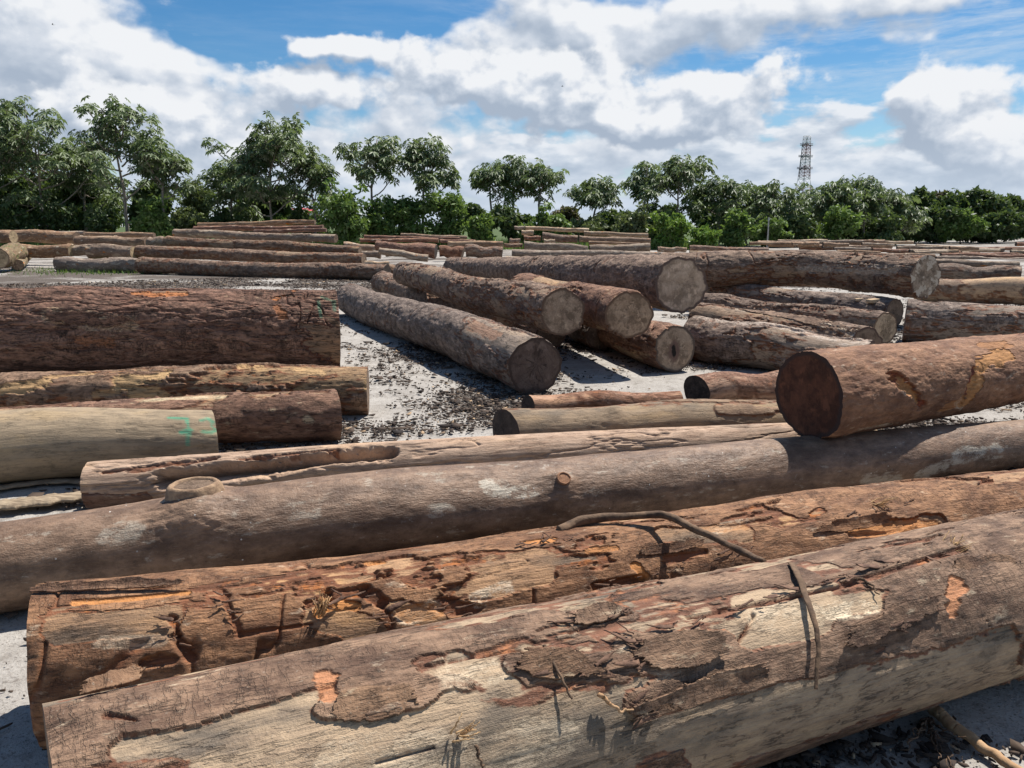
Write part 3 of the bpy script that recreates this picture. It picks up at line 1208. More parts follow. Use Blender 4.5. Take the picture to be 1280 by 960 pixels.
TUBES = {'vine': [[0.173, 2.736, 0.476], [0.293, 2.799, 0.49], [0.447, 2.797, 0.507], [0.576, 2.752, 0.521], [0.679, 2.599, 0.526], [0.775, 2.452, 0.517], [0.819, 2.315, 0.537]],
 'strap': [[0.879, 2.25, 0.564], [0.862, 2.156, 0.571], [0.859, 2.092, 0.553], [0.857, 2.025, 0.53], [0.854, 1.976, 0.494], [0.851, 1.945, 0.463], [0.843, 1.914, 0.421], [0.826, 1.883, 0.363]],
 'twig1': [[0.082, 1.754, 0.573], [0.099, 1.72, 0.554], [0.115, 1.688, 0.535], [0.129, 1.663, 0.516], [0.143, 1.646, 0.493]],
 'twig2': [[0.214, 1.682, 0.487], [0.238, 1.677, 0.464], [0.263, 1.671, 0.444], [0.294, 1.68, 0.44]],
 'twig3': [[1.07, 2.193, 0.543], [1.095, 2.165, 0.53], [1.102, 2.135, 0.514]],
 'twig4': [[-0.079, 1.526, 0.462], [-0.071, 1.511, 0.433], [-0.059, 1.505, 0.407]],
 'stick': [[1.403, 2.291, 0.03], [1.417, 2.203, 0.03], [1.445, 2.098, 0.03], [1.497, 1.971, 0.03]],
 'stick2': [[1.359, 2.238, 0.02], [1.314, 2.138, 0.02], [1.277, 2.028, 0.02]],
 'slab': [[-2.997, 4.127, 0.03], [-2.523, 4.325, 0.03]],
 'slab2': [[-3.197, 4.494, 0.015], [-2.933, 4.63, 0.015], [-2.67, 4.63, 0.015]]}
TREES = {'umbrella': [(-37.08, 56.0, 9.38, 7.58, 0.3, 3.0, 'tall umbrella-leaved tree cut by the left edge of the picture'),
              (-33.7, 57.0, 10.27, 7.12, 0.3, 3.2, 'broad tall umbrella-leaved tree at the far left, flat topped, left of the domed tallest one'),
              (-32.78, 60.0, 8.34, 5.0, 0.35, 2.4, 'shorter umbrella-leaved tree filling the gap left of the domed tallest one'),
              (-27.55, 56.0, 10.32, 6.71, 0.38, 2.7, 'tallest umbrella-leaved tree of the left clump with a domed top'),
              (-24.39, 55.0, 7.25, 3.67, 0.5, 1.5, 'slender umbrella-leaved tree leaning out at the right end of the left clump'),
              (-17.54, 57.0, 9.14, 7.42, 0.3, 3.8, 'wide pyramid-shaped umbrella-leaved tree standing alone above the back left stack'),
              (-14.64, 58.0, 6.89, 3.75, 0.35, 1.9, 'smaller umbrella-leaved tree at the right shoulder of the pyramid-shaped one'),
              (-21.39, 60.0, 6.2, 3.75, 0.35, 1.8, 'low umbrella-leaved tree at the left foot of the pyramid-shaped one'),
              (-10.64, 58.0, 8.06, 4.23, 0.5, 1.7, 'umbrella-leaved tree, left of the pair right of the pyramid-shaped tree'),
              (-6.6, 58.0, 7.89, 4.35, 0.48, 1.9, 'umbrella-leaved tree, right of the pair right of the pyramid-shaped tree'),
              (-1.69, 60.0, 6.32, 2.88, 0.62, 1.0, 'thin-stemmed umbrella-leaved tree, leftmost of the airy trio in the middle'),
              (0.12, 61.0, 6.75, 2.92, 0.62, 1.1, 'thin-stemmed umbrella-leaved tree, tallest and middle of the airy trio'),
              (2.17, 60.0, 6.32, 3.5, 0.55, 1.2, 'thin-stemmed umbrella-leaved tree, rightmost of the airy trio in the middle'),
              (6.17, 60.0, 5.27, 3.38, 0.5, 1.4, 'small umbrella-leaved tree between the airy trio and the tidy pile'),
              (10.36, 60.0, 6.2, 3.5, 0.5, 1.3, 'umbrella-leaved tree with a flat side crown, above the bright green bush'),
              (12.72, 61.0, 6.81, 4.58, 0.45, 2.0, 'highest umbrella-leaved tree right of the middle, next to the flat side crown'),
              (16.37, 62.0, 5.33, 4.65, 0.4, 2.1, 'umbrella-leaved tree just right of the highest one right of the middle'),
              (19.85, 66.0, 5.06, 3.58, 0.4, 1.5, 'narrow umbrella-leaved tree between two broader ones left of the tower'),
              (20.98, 63.0, 5.02, 5.38, 0.35, 2.5, 'broad umbrella-leaved tree just left of the lattice tower'), (26.78, 66.0, 5.06, 4.81, 0.35, 2.3, 'umbrella-leaved tree just right of the lattice tower'),
              (30.56, 68.0, 5.69, 5.95, 0.35, 2.7, 'broadest umbrella-leaved tree right of the lattice tower'), (33.14, 68.0, 4.63, 4.11, 0.3, 2.0, 'last umbrella-leaved tree before the dark wood at the right')],
 'leafy': [('forest_tree', 40.2, 78.0, 5.23, 6.5, 5.2, 'dark', 'dark tree, first and leftmost of the dense wood at the right', 'tree', {'group': 'dark forest trees at the right', 'size': 0.24, 'clumps': 190, 'per': 60}),
           ('forest_tree', 45.18, 82.0, 5.25, 5.98, 4.78, 'brown', 'dark tree with a brownish crown in the dense wood at the right', 'tree',
            {'group': 'dark forest trees at the right', 'size': 0.24, 'clumps': 190, 'per': 60}),
           ('forest_tree', 47.04, 80.0, 5.48, 8.33, 6.66, 'dark', 'highest dark round-crowned tree of the dense wood at the right', 'tree',
            {'group': 'dark forest trees at the right', 'size': 0.24, 'clumps': 190, 'per': 60}),
           ('forest_tree', 51.64, 82.0, 4.69, 6.83, 5.46, 'dark', 'dark tree near the right edge, right of the highest one in the dense wood', 'tree',
            {'group': 'dark forest trees at the right', 'size': 0.24, 'clumps': 190, 'per': 60}),
           ('forest_tree', 57.14, 84.0, 3.69, 7.88, 6.3, 'dark', 'dark tree cut by the right edge of the picture', 'tree', {'group': 'dark forest trees at the right', 'size': 0.24, 'clumps': 190, 'per': 60}),
           ('forest_tree', 39.97, 74.0, 3.44, 5.4, 4.32, 'dark', 'low dark tree in the front of the dense wood, left one', 'tree', {'group': 'dark forest trees at the right', 'size': 0.24, 'clumps': 190, 'per': 60}),
           ('forest_tree', 46.14, 75.0, 2.87, 6.25, 5.0, 'dark', 'low dark tree in the front of the dense wood, right one', 'tree', {'group': 'dark forest trees at the right', 'size': 0.24, 'clumps': 190, 'per': 60}),
           ('forest_tree', 41.91, 73.0, 3.13, 4.56, 3.65, 'mid', 'low mid green tree in the front of the dense wood, between two dark ones', 'tree',
            {'group': 'dark forest trees at the right', 'size': 0.24, 'clumps': 190, 'per': 60}),
           ('leafy_tree', -39.28, 63.0, 6.01, 8.53, 6.82, 'dark', 'dark leafy undergrowth at the far left, behind the flat-topped umbrella tree', 'tree',
            {'group': 'dark undergrowth trees behind the umbrella trees', 'size': 0.22, 'clumps': 170, 'per': 56}),
           ('leafy_tree', -33.44, 64.0, 6.33, 8.0, 6.4, 'dark', 'dark leafy undergrowth behind the tallest umbrella tree of the left clump', 'tree',
            {'group': 'dark undergrowth trees behind the umbrella trees', 'size': 0.22, 'clumps': 170, 'per': 56}),
           ('leafy_tree', -27.84, 62.0, 4.97, 5.17, 4.14, 'dark', 'dark leafy undergrowth at the right end of the left clump', 'tree',
            {'group': 'dark undergrowth trees behind the umbrella trees', 'size': 0.22, 'clumps': 170, 'per': 56}),
           ('leafy_tree', -20.85, 63.0, 5.02, 7.22, 5.78, 'dark', 'dark leafy undergrowth under the pyramid-shaped tree', 'tree',
            {'group': 'dark undergrowth trees behind the umbrella trees', 'size': 0.22, 'clumps': 170, 'per': 56}),
           ('leafy_tree', -3.7, 76.0, 3.56, 3.96, 3.17, 'dark', 'distant dark round tree seen left of the airy trio stems', 'tree',
            {'group': 'dark undergrowth trees behind the umbrella trees', 'size': 0.22, 'clumps': 170, 'per': 56}),
           ('leafy_tree', 18.45, 70.0, 3.76, 8.02, 6.42, 'dark', 'dark leafy undergrowth left of the tower', 'tree', {'group': 'dark undergrowth trees behind the umbrella trees', 'size': 0.22, 'clumps': 170, 'per': 56}),
           ('leafy_tree', 25.21, 72.0, 3.53, 8.25, 6.6, 'dark', 'dark leafy undergrowth below the tower', 'tree', {'group': 'dark undergrowth trees behind the umbrella trees', 'size': 0.22, 'clumps': 170, 'per': 56}),
           ('leafy_tree', 31.91, 74.0, 3.59, 8.48, 6.78, 'dark', 'dark leafy undergrowth right of the tower', 'tree',
            {'group': 'dark undergrowth trees behind the umbrella trees', 'size': 0.22, 'clumps': 170, 'per': 56}),
           ('leafy_tree', 36.09, 74.0, 3.15, 6.17, 4.94, 'dark', 'dark leafy undergrowth at the left side of the dense wood', 'tree',
            {'group': 'dark undergrowth trees behind the umbrella trees', 'size': 0.22, 'clumps': 170, 'per': 56}),
           ('leafy_tree', 8.84, 68.0, 3.02, 4.25, 3.4, 'dark', 'dark leafy undergrowth right of the tree beside the tidy pile', 'tree',
            {'group': 'dark undergrowth trees behind the umbrella trees', 'size': 0.22, 'clumps': 170, 'per': 56}),
           ('leafy_tree', 13.49, 70.0, 3.55, 5.83, 4.66, 'dark', 'dark leafy undergrowth under the highest umbrella tree right of the middle', 'tree',
            {'group': 'dark undergrowth trees behind the umbrella trees', 'size': 0.22, 'clumps': 170, 'per': 56}),
           ('leafy_tree', 4.55, 66.0, 3.37, 4.26, 3.41, 'brown', 'brownish grey thin-leaved tree right of the airy trio', 'tree', {'size': 0.17, 'clumps': 120, 'per': 36}),
           ('leafy_tree', -25.81, 64.0, 5.33, 4.67, 3.74, 'pale', 'pale olive airy tree between the left clump and the pyramid-shaped tree', 'tree', {'size': 0.16, 'clumps': 110, 'per': 40}),
           ('bush', -24.56, 54.0, 2.94, 3.26, 2.61, 'mid', 'rounded mid green bush left of the back left stack', 'bush', {'group': 'bushes along the foot of the trees', 'size': 0.165, 'clumps': 120, 'per': 38}),
           ('bush', -35.56, 56.0, 2.77, 4.08, 3.26, 'dark', 'dark bush at the left edge behind the tan logs', 'bush', {'group': 'bushes along the foot of the trees', 'size': 0.165, 'clumps': 120, 'per': 38}),
           ('bush', -32.98, 57.0, 3.02, 4.16, 3.33, 'dark', 'dark bush behind the second row at the far left', 'bush', {'group': 'bushes along the foot of the trees', 'size': 0.165, 'clumps': 120, 'per': 38}),
           ('bush', -29.3, 56.0, 2.77, 3.5, 2.8, 'dark', 'dark bush behind the tan logs, left of the rounded mid green bush', 'bush',
            {'group': 'bushes along the foot of the trees', 'size': 0.165, 'clumps': 120, 'per': 38}),
           ('bush', -23.89, 58.0, 2.58, 3.62, 2.9, 'pale', 'pale olive bush right of the rounded mid green bush', 'bush', {'group': 'bushes along the foot of the trees', 'size': 0.165, 'clumps': 120, 'per': 38}),
           ('bush', -21.64, 60.0, 2.85, 4.38, 3.5, 'dark', 'dark bush just behind the top of the back left stack', 'bush', {'group': 'bushes along the foot of the trees', 'size': 0.165, 'clumps': 120, 'per': 38}),
           ('bush', -18.32, 61.0, 2.27, 3.18, 2.54, 'mid', 'low bush behind the top right of the back left stack', 'bush', {'group': 'bushes along the foot of the trees', 'size': 0.165, 'clumps': 120, 'per': 38}),
           ('bush', -11.57, 54.0, 4.01, 4.16, 3.33, 'mid', 'big leafy green bush at the right end of the back left stack', 'bush',
            {'group': 'bushes along the foot of the trees', 'size': 0.165, 'clumps': 120, 'per': 38}),
           ('bush', -9.54, 56.0, 3.43, 3.5, 2.8, 'mid', 'green bush behind the big leafy one, under the left tree of the pair', 'bush',
            {'group': 'bushes along the foot of the trees', 'size': 0.165, 'clumps': 120, 'per': 38}),
           ('bush', -7.39, 57.0, 3.58, 4.39, 3.51, 'mid', 'wide green bush under the right tree of the pair', 'bush', {'group': 'bushes along the foot of the trees', 'size': 0.165, 'clumps': 120, 'per': 38}),
           ('bush', -4.42, 56.0, 3.66, 3.85, 3.08, 'mid', 'tall green bush right of the wide one', 'bush', {'group': 'bushes along the foot of the trees', 'size': 0.165, 'clumps': 120, 'per': 38}),
           ('bush', -2.07, 55.0, 2.42, 2.52, 2.02, 'mid', 'small rounded green bush at the right end of the low reddish stack', 'bush',
            {'group': 'bushes along the foot of the trees', 'size': 0.165, 'clumps': 120, 'per': 38}),
           ('bush', 0.12, 57.0, 3.02, 4.16, 3.33, 'dark', 'dark green bush under the airy trio', 'bush', {'group': 'bushes along the foot of the trees', 'size': 0.165, 'clumps': 120, 'per': 38}),
           ('bush', 2.9, 57.0, 2.79, 3.56, 2.85, 'mid', 'green bush under the right tree of the airy trio', 'bush', {'group': 'bushes along the foot of the trees', 'size': 0.165, 'clumps': 120, 'per': 38}),
           ('bush', 5.61, 58.0, 2.24, 3.62, 2.9, 'pale', 'pale olive bush behind the tidy pile', 'bush', {'group': 'bushes along the foot of the trees', 'size': 0.165, 'clumps': 120, 'per': 38}),
           ('bush', 8.71, 56.0, 2.77, 3.85, 3.08, 'pale', 'yellowish bush right of the tidy pile top', 'bush', {'group': 'bushes along the foot of the trees', 'size': 0.165, 'clumps': 120, 'per': 38}),
           ('bush', 11.31, 55.0, 2.2, 3.44, 2.75, 'bright', 'bright green bush right of the tidy pile', 'bush', {'group': 'bushes along the foot of the trees', 'size': 0.165, 'clumps': 120, 'per': 38}),
           ('bush', 13.23, 54.0, 1.55, 2.59, 2.07, 'bright', 'low bright green bush right of the larger bright one', 'bush', {'group': 'bushes along the foot of the trees', 'size': 0.165, 'clumps': 120, 'per': 38}),
           ('bush', 16.63, 58.0, 2.58, 3.5, 2.8, 'mid', 'green bush left of the thin post', 'bush', {'group': 'bushes along the foot of the trees', 'size': 0.165, 'clumps': 120, 'per': 38}),
           ('bush', 22.34, 61.0, 2.51, 4.19, 3.35, 'dark', 'dark bush right of the thin post', 'bush', {'group': 'bushes along the foot of the trees', 'size': 0.165, 'clumps': 120, 'per': 38}),
           ('bush', 26.37, 63.0, 2.92, 3.94, 3.15, 'mid', 'green bush below the broadest tree right of the tower', 'bush', {'group': 'bushes along the foot of the trees', 'size': 0.165, 'clumps': 120, 'per': 38}),
           ('bush', 30.29, 64.0, 2.43, 4.27, 3.42, 'dark', 'dark bush before the left side of the dense wood', 'bush', {'group': 'bushes along the foot of the trees', 'size': 0.165, 'clumps': 120, 'per': 38}),
           ('bush', 19.56, 60.0, 2.02, 3.12, 2.5, 'mid', 'low green bush just behind the thin post', 'bush', {'group': 'bushes along the foot of the trees', 'size': 0.165, 'clumps': 120, 'per': 38}),
           ('bush', -15.36, 60.0, 2.85, 3.75, 3.0, 'dark', 'dark bush at the foot of the small shoulder tree', 'bush', {'group': 'bushes along the foot of the trees', 'size': 0.165, 'clumps': 120, 'per': 38}),
           ('bush', 1.43, 56.0, 1.66, 2.1, 1.68, 'mid', 'little bush just left of the top of the tidy pile', 'bush', {'group': 'bushes along the foot of the trees', 'size': 0.165, 'clumps': 120, 'per': 38})]}
# ---------------------------------------------------------------- helpers
scene = bpy.context.scene
COL = scene.collection
rng = np.random.default_rng(7)
SUN_AZ, SUN_EL = math.radians(45), math.radians(60)     # azimuth clockwise from +Y

def link(o, parent=None):
    COL.objects.link(o)
    if parent is not None:
        o.parent = parent
    return o

def tag(o, label=None, category=None, group=None, kind=None):
    if label: o['label'] = label
    if category: o['category'] = category
    if group: o['group'] = group
    if kind: o['kind'] = kind
    return o

def mesh_np(name, V, Fq, mat, parent=None, loc=None, attrs=None, smooth=True, tris=False):
    """one mesh object from arrays: V (n,3) world coords, Fq (m,4) or (m,3)"""
    V = np.asarray(V, np.float32)
    if loc is not None: V = V - np.asarray(loc, np.float32)
    me = bpy.data.meshes.new(name)
    k = Fq.shape[1]
    me.vertices.add(len(V)); me.vertices.foreach_set('co', V.ravel())
    me.loops.add(Fq.size); me.loops.foreach_set('vertex_index', Fq.astype(np.int32).ravel())
    me.polygons.add(len(Fq))
    me.polygons.foreach_set('loop_start', np.arange(0, Fq.size, k, dtype=np.int32))
    me.polygons.foreach_set('loop_total', np.full(len(Fq), k, np.int32))
    if smooth: me.polygons.foreach_set('use_smooth', np.ones(len(Fq), bool))
    for an, a in (attrs or {}).items():
        a = np.asarray(a, np.float32)
        if a.ndim == 2:
            at = me.attributes.new(an, 'FLOAT_VECTOR', 'POINT'); at.data.foreach_set('vector', a.ravel())
        else:
            at = me.attributes.new(an, 'FLOAT', 'POINT'); at.data.foreach_set('value', a.ravel())
    me.update(); me.validate()
    me.materials.append(mat)
    o = bpy.data.objects.new(name, me)
    link(o, parent)
    if loc is not None and parent is None: o.location = loc
    return o

def empty(name, loc):
    o = bpy.data.objects.new(name, None); o.location = loc; o.empty_display_size = .2
    return link(o)

# value noise ------------------------------------------------------
_T = np.random.default_rng(11).random(4096).astype(np.float32)
def vnoise(p, seed=0):
    p = np.asarray(p, np.float32) + np.float32(seed * 17.31)
    i = np.floor(p).astype(np.int64); f = (p - i).astype(np.float32); f = f * f * (3 - 2 * f)
    x, y, z = i[..., 0], i[..., 1], i[..., 2]
    def h(a, b, c): return _T[(a * 73856093 ^ b * 19349663 ^ c * 83492791) & 4095]
    fx, fy, fz = f[..., 0], f[..., 1], f[..., 2]
    def lx(b, c): 
        u = h(x, b, c); return u + (h(x + 1, b, c) - u) * fx
    a = lx(y, z); a = a + (lx(y + 1, z) - a) * fy
    b = lx(y, z + 1); b = b + (lx(y + 1, z + 1) - b) * fy
    return a + (b - a) * fz
def fbm(p, octaves=4, seed=0, gain=.5):
    p = np.asarray(p, np.float32); s = 0; a = 1; t = 0
    for k in range(octaves):
        s = s + a * vnoise(p, seed + k * 3.7); t += a; a *= gain; p = p * 2.03
    return s / t
def sstep(a, b, x):
    t = np.clip((x - a) / (b - a), 0, 1); return t * t * (3 - 2 * t)

# ---------------------------------------------------------------- node DSL
class G:
    def __init__(s, tree): s.t = tree; s.n = tree.nodes; s.l = tree.links
    def new(s, typ, **kw):
        n = s.n.new(typ)
        for k, v in kw.items():
            if k.startswith('i_'): 
                key = k[2:]; key = int(key) if key.isdigit() else key.replace('_', ' ')
                s.put(n.inputs[key], v)
            else: setattr(n, k, v)
        return n
    def put(s, sock, v):
        if isinstance(v, bpy.types.NodeSocket): s.l.new(v, sock)
        elif isinstance(v, tuple) and len(v) == 3 and sock.type == 'RGBA': sock.default_value = (*v, 1)
        else: sock.default_value = v
    def m(s, op, a, b=0.0, c=None, clamp=False):
        n = s.n.new('ShaderNodeMath'); n.operation = op; n.use_clamp = clamp
        s.put(n.inputs[0], a); s.put(n.inputs[1], b)
        if c is not None: s.put(n.inputs[2], c)
        return n.outputs[0]
    def v(s, op, a, b=None, out=0):
        n = s.n.new('ShaderNodeVectorMath'); n.operation = op
        s.put(n.inputs[0], a)
        if b is not None: s.put(n.inputs[1], b)
        return n.outputs[out]
    def mix(s, f, a, b, mode='MIX'):
        n = s.n.new('ShaderNodeMix'); n.data_type = 'RGBA'; n.blend_type = mode
        s.put(n.inputs[0], f); s.put(n.inputs[6], a); s.put(n.inputs[7], b)
        return n.outputs[2]
    def step(s, x, a, b, lo=0.0, hi=1.0):
        n = s.n.new('ShaderNodeMapRange'); n.interpolation_type = 'SMOOTHSTEP'
        s.put(n.inputs[0], x); n.inputs[1].default_value = a; n.inputs[2].default_value = b
        n.inputs[3].default_value = lo; n.inputs[4].default_value = hi
        return n.outputs[0]
    def noise(s, vec, scale, detail=4, rough=.55, dist=0.0, out=0):
        n = s.n.new('ShaderNodeTexNoise'); s.put(n.inputs['Vector'], vec); n.inputs['Scale'].default_value = scale
        n.inputs['Detail'].default_value = detail; n.inputs['Roughness'].default_value = rough
        n.inputs['Distortion'].default_value = dist
        return n.outputs[out]
    def attr(s, name, out='Fac'):
        n = s.n.new('ShaderNodeAttribute'); n.attribute_name = name; return n.outputs[out]
    def scale(s, vec, sc): return s.v('MULTIPLY', vec, sc)

def new_mat(name):
    m = bpy.data.materials.new(name); m.use_nodes = True
    t = m.node_tree; t.nodes.clear(); g = G(t)
    out = t.nodes.new('ShaderNodeOutputMaterial')
    b = t.nodes.new('ShaderNodeBsdfPrincipled'); t.links.new(b.outputs[0], out.inputs[0])
    b.inputs['Specular IOR Level'].default_value = .3
    return m, g, b, out

def log_material(name, wa, wb, ba, bb, fresh=(.50, .20, .08), pale=(.52, .45, .35), grime=.5, speck=.0, grain=(4.5, 42, 42), rough=.82, bump=1.0, wstain=(.10, .085, .07), inner=(.095, .046, .029), moss=0.0, selfmask=False, cracks=.8):
    m, g, b, out = new_mat(name)
    L = g.attr('grain', 'Vector')
    rnd = g.new('ShaderNodeObjectInfo').outputs['Random']
    if selfmask:
        bark = g.step(g.noise(g.scale(L, (1.2, 4, 4)), 1.0, 5, .6), .42, .50)
        inn = bark; fr = g.step(g.noise(g.scale(L, (2.2, 6, 6)), 1.0, 4, .6), .66, .72)
        pl = g.step(g.noise(g.scale(L, (1.7, 5, 5)), 1.7, 4, .6), .60, .66)
    else:
        bark = g.attr('bark'); inn = g.attr('inner'); fr = g.attr('fresh'); pl = g.attr('pale')
    fib = g.noise(g.scale(L, grain), 1.0, 6, .7)            # long fibres
    fine = g.noise(g.scale(L, (14, 160, 160)), 1.0, 3, .6)
    blot = g.noise(g.scale(L, (1.6, 4.5, 4.5)), 1.0, 6, .62)
    spots = g.noise(g.scale(L, (9, 16, 16)), 1.0, 5, .7)
    grit = g.noise(L, 130, 4, .7)
    wood = g.mix(g.step(g.m('MULTIPLY_ADD', fib, .55, g.m('MULTIPLY', spots, .45)), .34, .66), wa, wb)
    wood = g.mix(g.step(g.noise(g.scale(L, (1.1, 3.1, 3.1)), 1.7, 5, .65), .52, .68, 0, .6), wood, tuple(x * y for x, y in zip(wa, (1.2, 1.14, 1.0))))
    wood = g.mix(g.m('MULTIPLY', g.step(blot, .48, .66), grime), wood, wstain)
    wood = g.mix(g.m('MULTIPLY', g.step(spots, .56, .72), grime * .55), wood, wstain)
    wood = g.mix(g.step(fine, .45, .85, 0, .45), wood, g.mix(.5, wa, (.04, .03, .02)))
    bnoise = g.noise(g.scale(L, (5, 11, 11)), 1.0, 6, .68)
    barkc = g.mix(g.step(bnoise, .32, .68), ba, bb)
    barkc = g.mix(g.step(g.noise(g.scale(L, (26, 34, 34)), 1.0, 4, .7), .45, .78, 0, .55), barkc, tuple(c * .42 for c in ba))
    barkc = g.mix(g.step(g.noise(g.scale(L, (7, 18, 18)), 1.3, 5, .7), .58, .70, 0, .45), barkc, pale)
    innc = g.mix(g.step(fib, .35, .65), inner, tuple(min(1, c * 2.1) for c in inner))
    innc = g.mix(g.step(spots, .54, .68, 0, .8), innc, (.34, .15, .075))
    c = g.mix(inn, wood, innc)
    c = g.mix(bark, c, barkc)
    frc = g.mix(g.step(fib, .3, .68), tuple(x * .62 for x in fresh), fresh)
    c = g.mix(g.m('MULTIPLY', pl, g.step(g.m('MULTIPLY_ADD', spots, .7, g.m('MULTIPLY', grit, .3)), .42, .56)), c, pale)
    c = g.mix(fr, c, frc)
    if not selfmask:
        paint = g.m('MULTIPLY', g.attr('paint'), g.step(fine, .35, .6, .45, 1))
        c = g.mix(g.m('MULTIPLY', paint, .8), c, (.07, .36, .22))
    if speck > 0:
        vo = g.new('ShaderNodeTexVoronoi', i_Vector=L, i_Scale=22.0)
        sp = g.step(vo.outputs['Distance'], .10, .06)
        sel = g.step(g.noise(L, 6, 3, .6), .52, .60)
        c = g.mix(g.m('MULTIPLY', g.m('MULTIPLY', sp, sel), speck), c, (.62, .60, .55))
        c = g.mix(g.step(g.noise(g.scale(L, (6, 9, 9)), 1.0, 7, .75), .62, .72, 0, speck * .6), c, (.46, .43, .38))
    if moss > 0:
        c = g.mix(g.step(g.noise(L, 5, 5, .7), .5, .62, 0, moss), c, (.07, .10, .035))
    ck = g.noise(g.scale(L, (7, 36, 36)), 1.0, 5, .62)
    crk = g.m('MULTIPLY', g.step(g.m('ABSOLUTE', g.m('SUBTRACT', ck, .5)), .030, .004), g.step(spots, .40, .60))
    c = g.mix(g.m('MULTIPLY', crk, .75 * cracks), c, (.030, .021, .016))
    tk = g.noise(g.scale(L, (24, 7, 7)), 1.0, 5, .62)
    tcr = g.m('MULTIPLY', g.m('MULTIPLY', g.step(g.m('ABSOLUTE', g.m('SUBTRACT', tk, .5)), .022, .004), g.step(blot, .46, .60)), bark)
    c = g.mix(g.m('MULTIPLY', tcr, .22 * cracks), c, (.035, .022, .016))
    # dried mud and grit grains over everything
    c = g.mix(g.step(grit, .57, .75, 0, .5), c, (.30, .26, .21))
    c = g.mix(g.step(grit, .40, .26, 0, .5), c, (.035, .025, .02))
    hsv = g.new('ShaderNodeHueSaturation', i_Color=c)
    g.put(hsv.inputs['Value'], g.m('MULTIPLY_ADD', rnd, .34, .98))
    g.put(hsv.inputs['Saturation'], g.m('MULTIPLY_ADD', g.m('FRACT', g.m('MULTIPLY', rnd, 7.3)), .20, 1.03))
    g.put(b.inputs['Base Color'], hsv.outputs[0])
    b.inputs['Roughness'].default_value = rough
    hgt = g.m('ADD', g.m('MULTIPLY', fib, .6), g.m('MULTIPLY', bnoise, g.m('MULTIPLY_ADD', bark, 1.2, .3)))
    hgt = g.m('ADD', hgt, g.m('MULTIPLY', fine, .22))
    hgt = g.m('ADD', hgt, g.m('MULTIPLY', grit, .3))
    hgt = g.m('SUBTRACT', hgt, g.m('MULTIPLY', g.m('ADD', crk, tcr), .5 * cracks))
    bp = g.new('ShaderNodeBump', i_Strength=1.0 * bump, i_Distance=.012, i_Height=hgt)
    g.put(b.inputs['Normal'], bp.outputs[0])
    return m

def end_material(name, ca, cb, rim, heart=(.1, .06, .04), ring=60, crack=.5, patch=None, hollow=False):
    m, g, b, out = new_mat(name)
    e = g.attr('disc', 'Vector')                     # unit disc coordinates
    rnd = g.new('ShaderNodeObjectInfo').outputs['Random']
    w = g.n.new('ShaderNodeVectorMath'); w.operation = 'SCALE'
    nz = g.v('SUBTRACT', g.noise(e, 1.6, 4, .6, out=1), (.5, .5, .5)); g.put(w.inputs[0], nz); w.inputs[3].default_value = .35
    ew = g.v('ADD', e, w.outputs[0])
    rad = g.v('LENGTH', g.scale(ew, (1, 1, 0)), out=1)
    rings = g.m('SINE', g.m('MULTIPLY', rad, ring))
    n1 = g.noise(e, 3.0, 6, .65); n2 = g.noise(e, 22, 5, .7)
    saw = g.noise(g.scale(e, (4, 60, 4)), 1.0, 3, .6)
    c = g.mix(g.step(n1, .3, .7), ca, cb)
    c = g.mix(g.m('MULTIPLY', g.m('MULTIPLY', g.step(rings, -.2, 1), g.step(n1, .35, .6)), .22), c, tuple(x * .5 for x in ca))
    c = g.mix(g.step(saw, .5, .75, 0, .4), c, tuple(min(1, x * 1.5) for x in cb))
    c = g.mix(g.step(g.noise(e, 1.7, 6, .72), .46, .60, 0, .85), c, tuple(x * .58 for x in ca))
    c = g.mix(g.step(g.noise(e, 2.6, 4, .6), .58, .66, 0, .6), c, tuple(min(1, x * 1.35) for x in cb))
    c = g.mix(g.step(n2, .54, .74, 0, .55), c, tuple(x * .4 for x in ca))
    true_r = g.v('LENGTH', g.scale(e, (1, 1, 0)), out=1)
    c = g.mix(g.step(g.m('ADD', true_r, g.m('MULTIPLY', n1, .12)), .93, 1.0), c, rim)
    sep = g.new('ShaderNodeSeparateXYZ', i_0=ew)
    ang = g.m('ARCTAN2', sep.outputs[0], sep.outputs[1])
    comb = g.new('ShaderNodeCombineXYZ', i_X=g.m('MULTIPLY', ang, 2.2), i_Y=g.m('MULTIPLY', rad, .8), i_Z=g.m('MULTIPLY', rnd, 40.0))
    cn = g.noise(comb.outputs[0], 1.0, 2, .5)
    cr = g.m('SUBTRACT', 1.0, g.m('MULTIPLY', g.m('ABSOLUTE', g.m('SUBTRACT', cn, .5)), 42.0), clamp=True)
    cr = g.m('MULTIPLY', cr, g.m('MULTIPLY', g.step(rad, .95, .2), crack))
    c = g.mix(cr, c, (.02, .013, .01))
    if patch: c = g.mix(g.step(g.noise(e, 1.9, 5, .65), .53, .57), c, patch)
    if hollow:
        hh = g.step(g.v('LENGTH', g.v('ADD', g.scale(ew, (1.1, 1.9, 0)), (.1, .1, 0)), out=1), .62, .40)
        c = g.mix(hh, c, (.16, .10, .075))
        hh2 = g.step(g.v('LENGTH', g.v('ADD', g.scale(ew, (1.3, 3.2, 0)), (.1, .25, 0)), out=1), .42, .25)
        c = g.mix(hh2, c, (.02, .015, .012))
    g.put(b.inputs['Base Color'], c); b.inputs['Roughness'].default_value = .88
    h = g.m('ADD', g.m('MULTIPLY', saw, .6), g.m('ADD', g.m('MULTIPLY', n2, .6), g.m('MULTIPLY', cr, -1.5)))
    bp = g.new('ShaderNodeBump', i_Strength=.7, i_Distance=.008, i_Height=h); g.put(b.inputs['Normal'], bp.outputs[0])
    return m

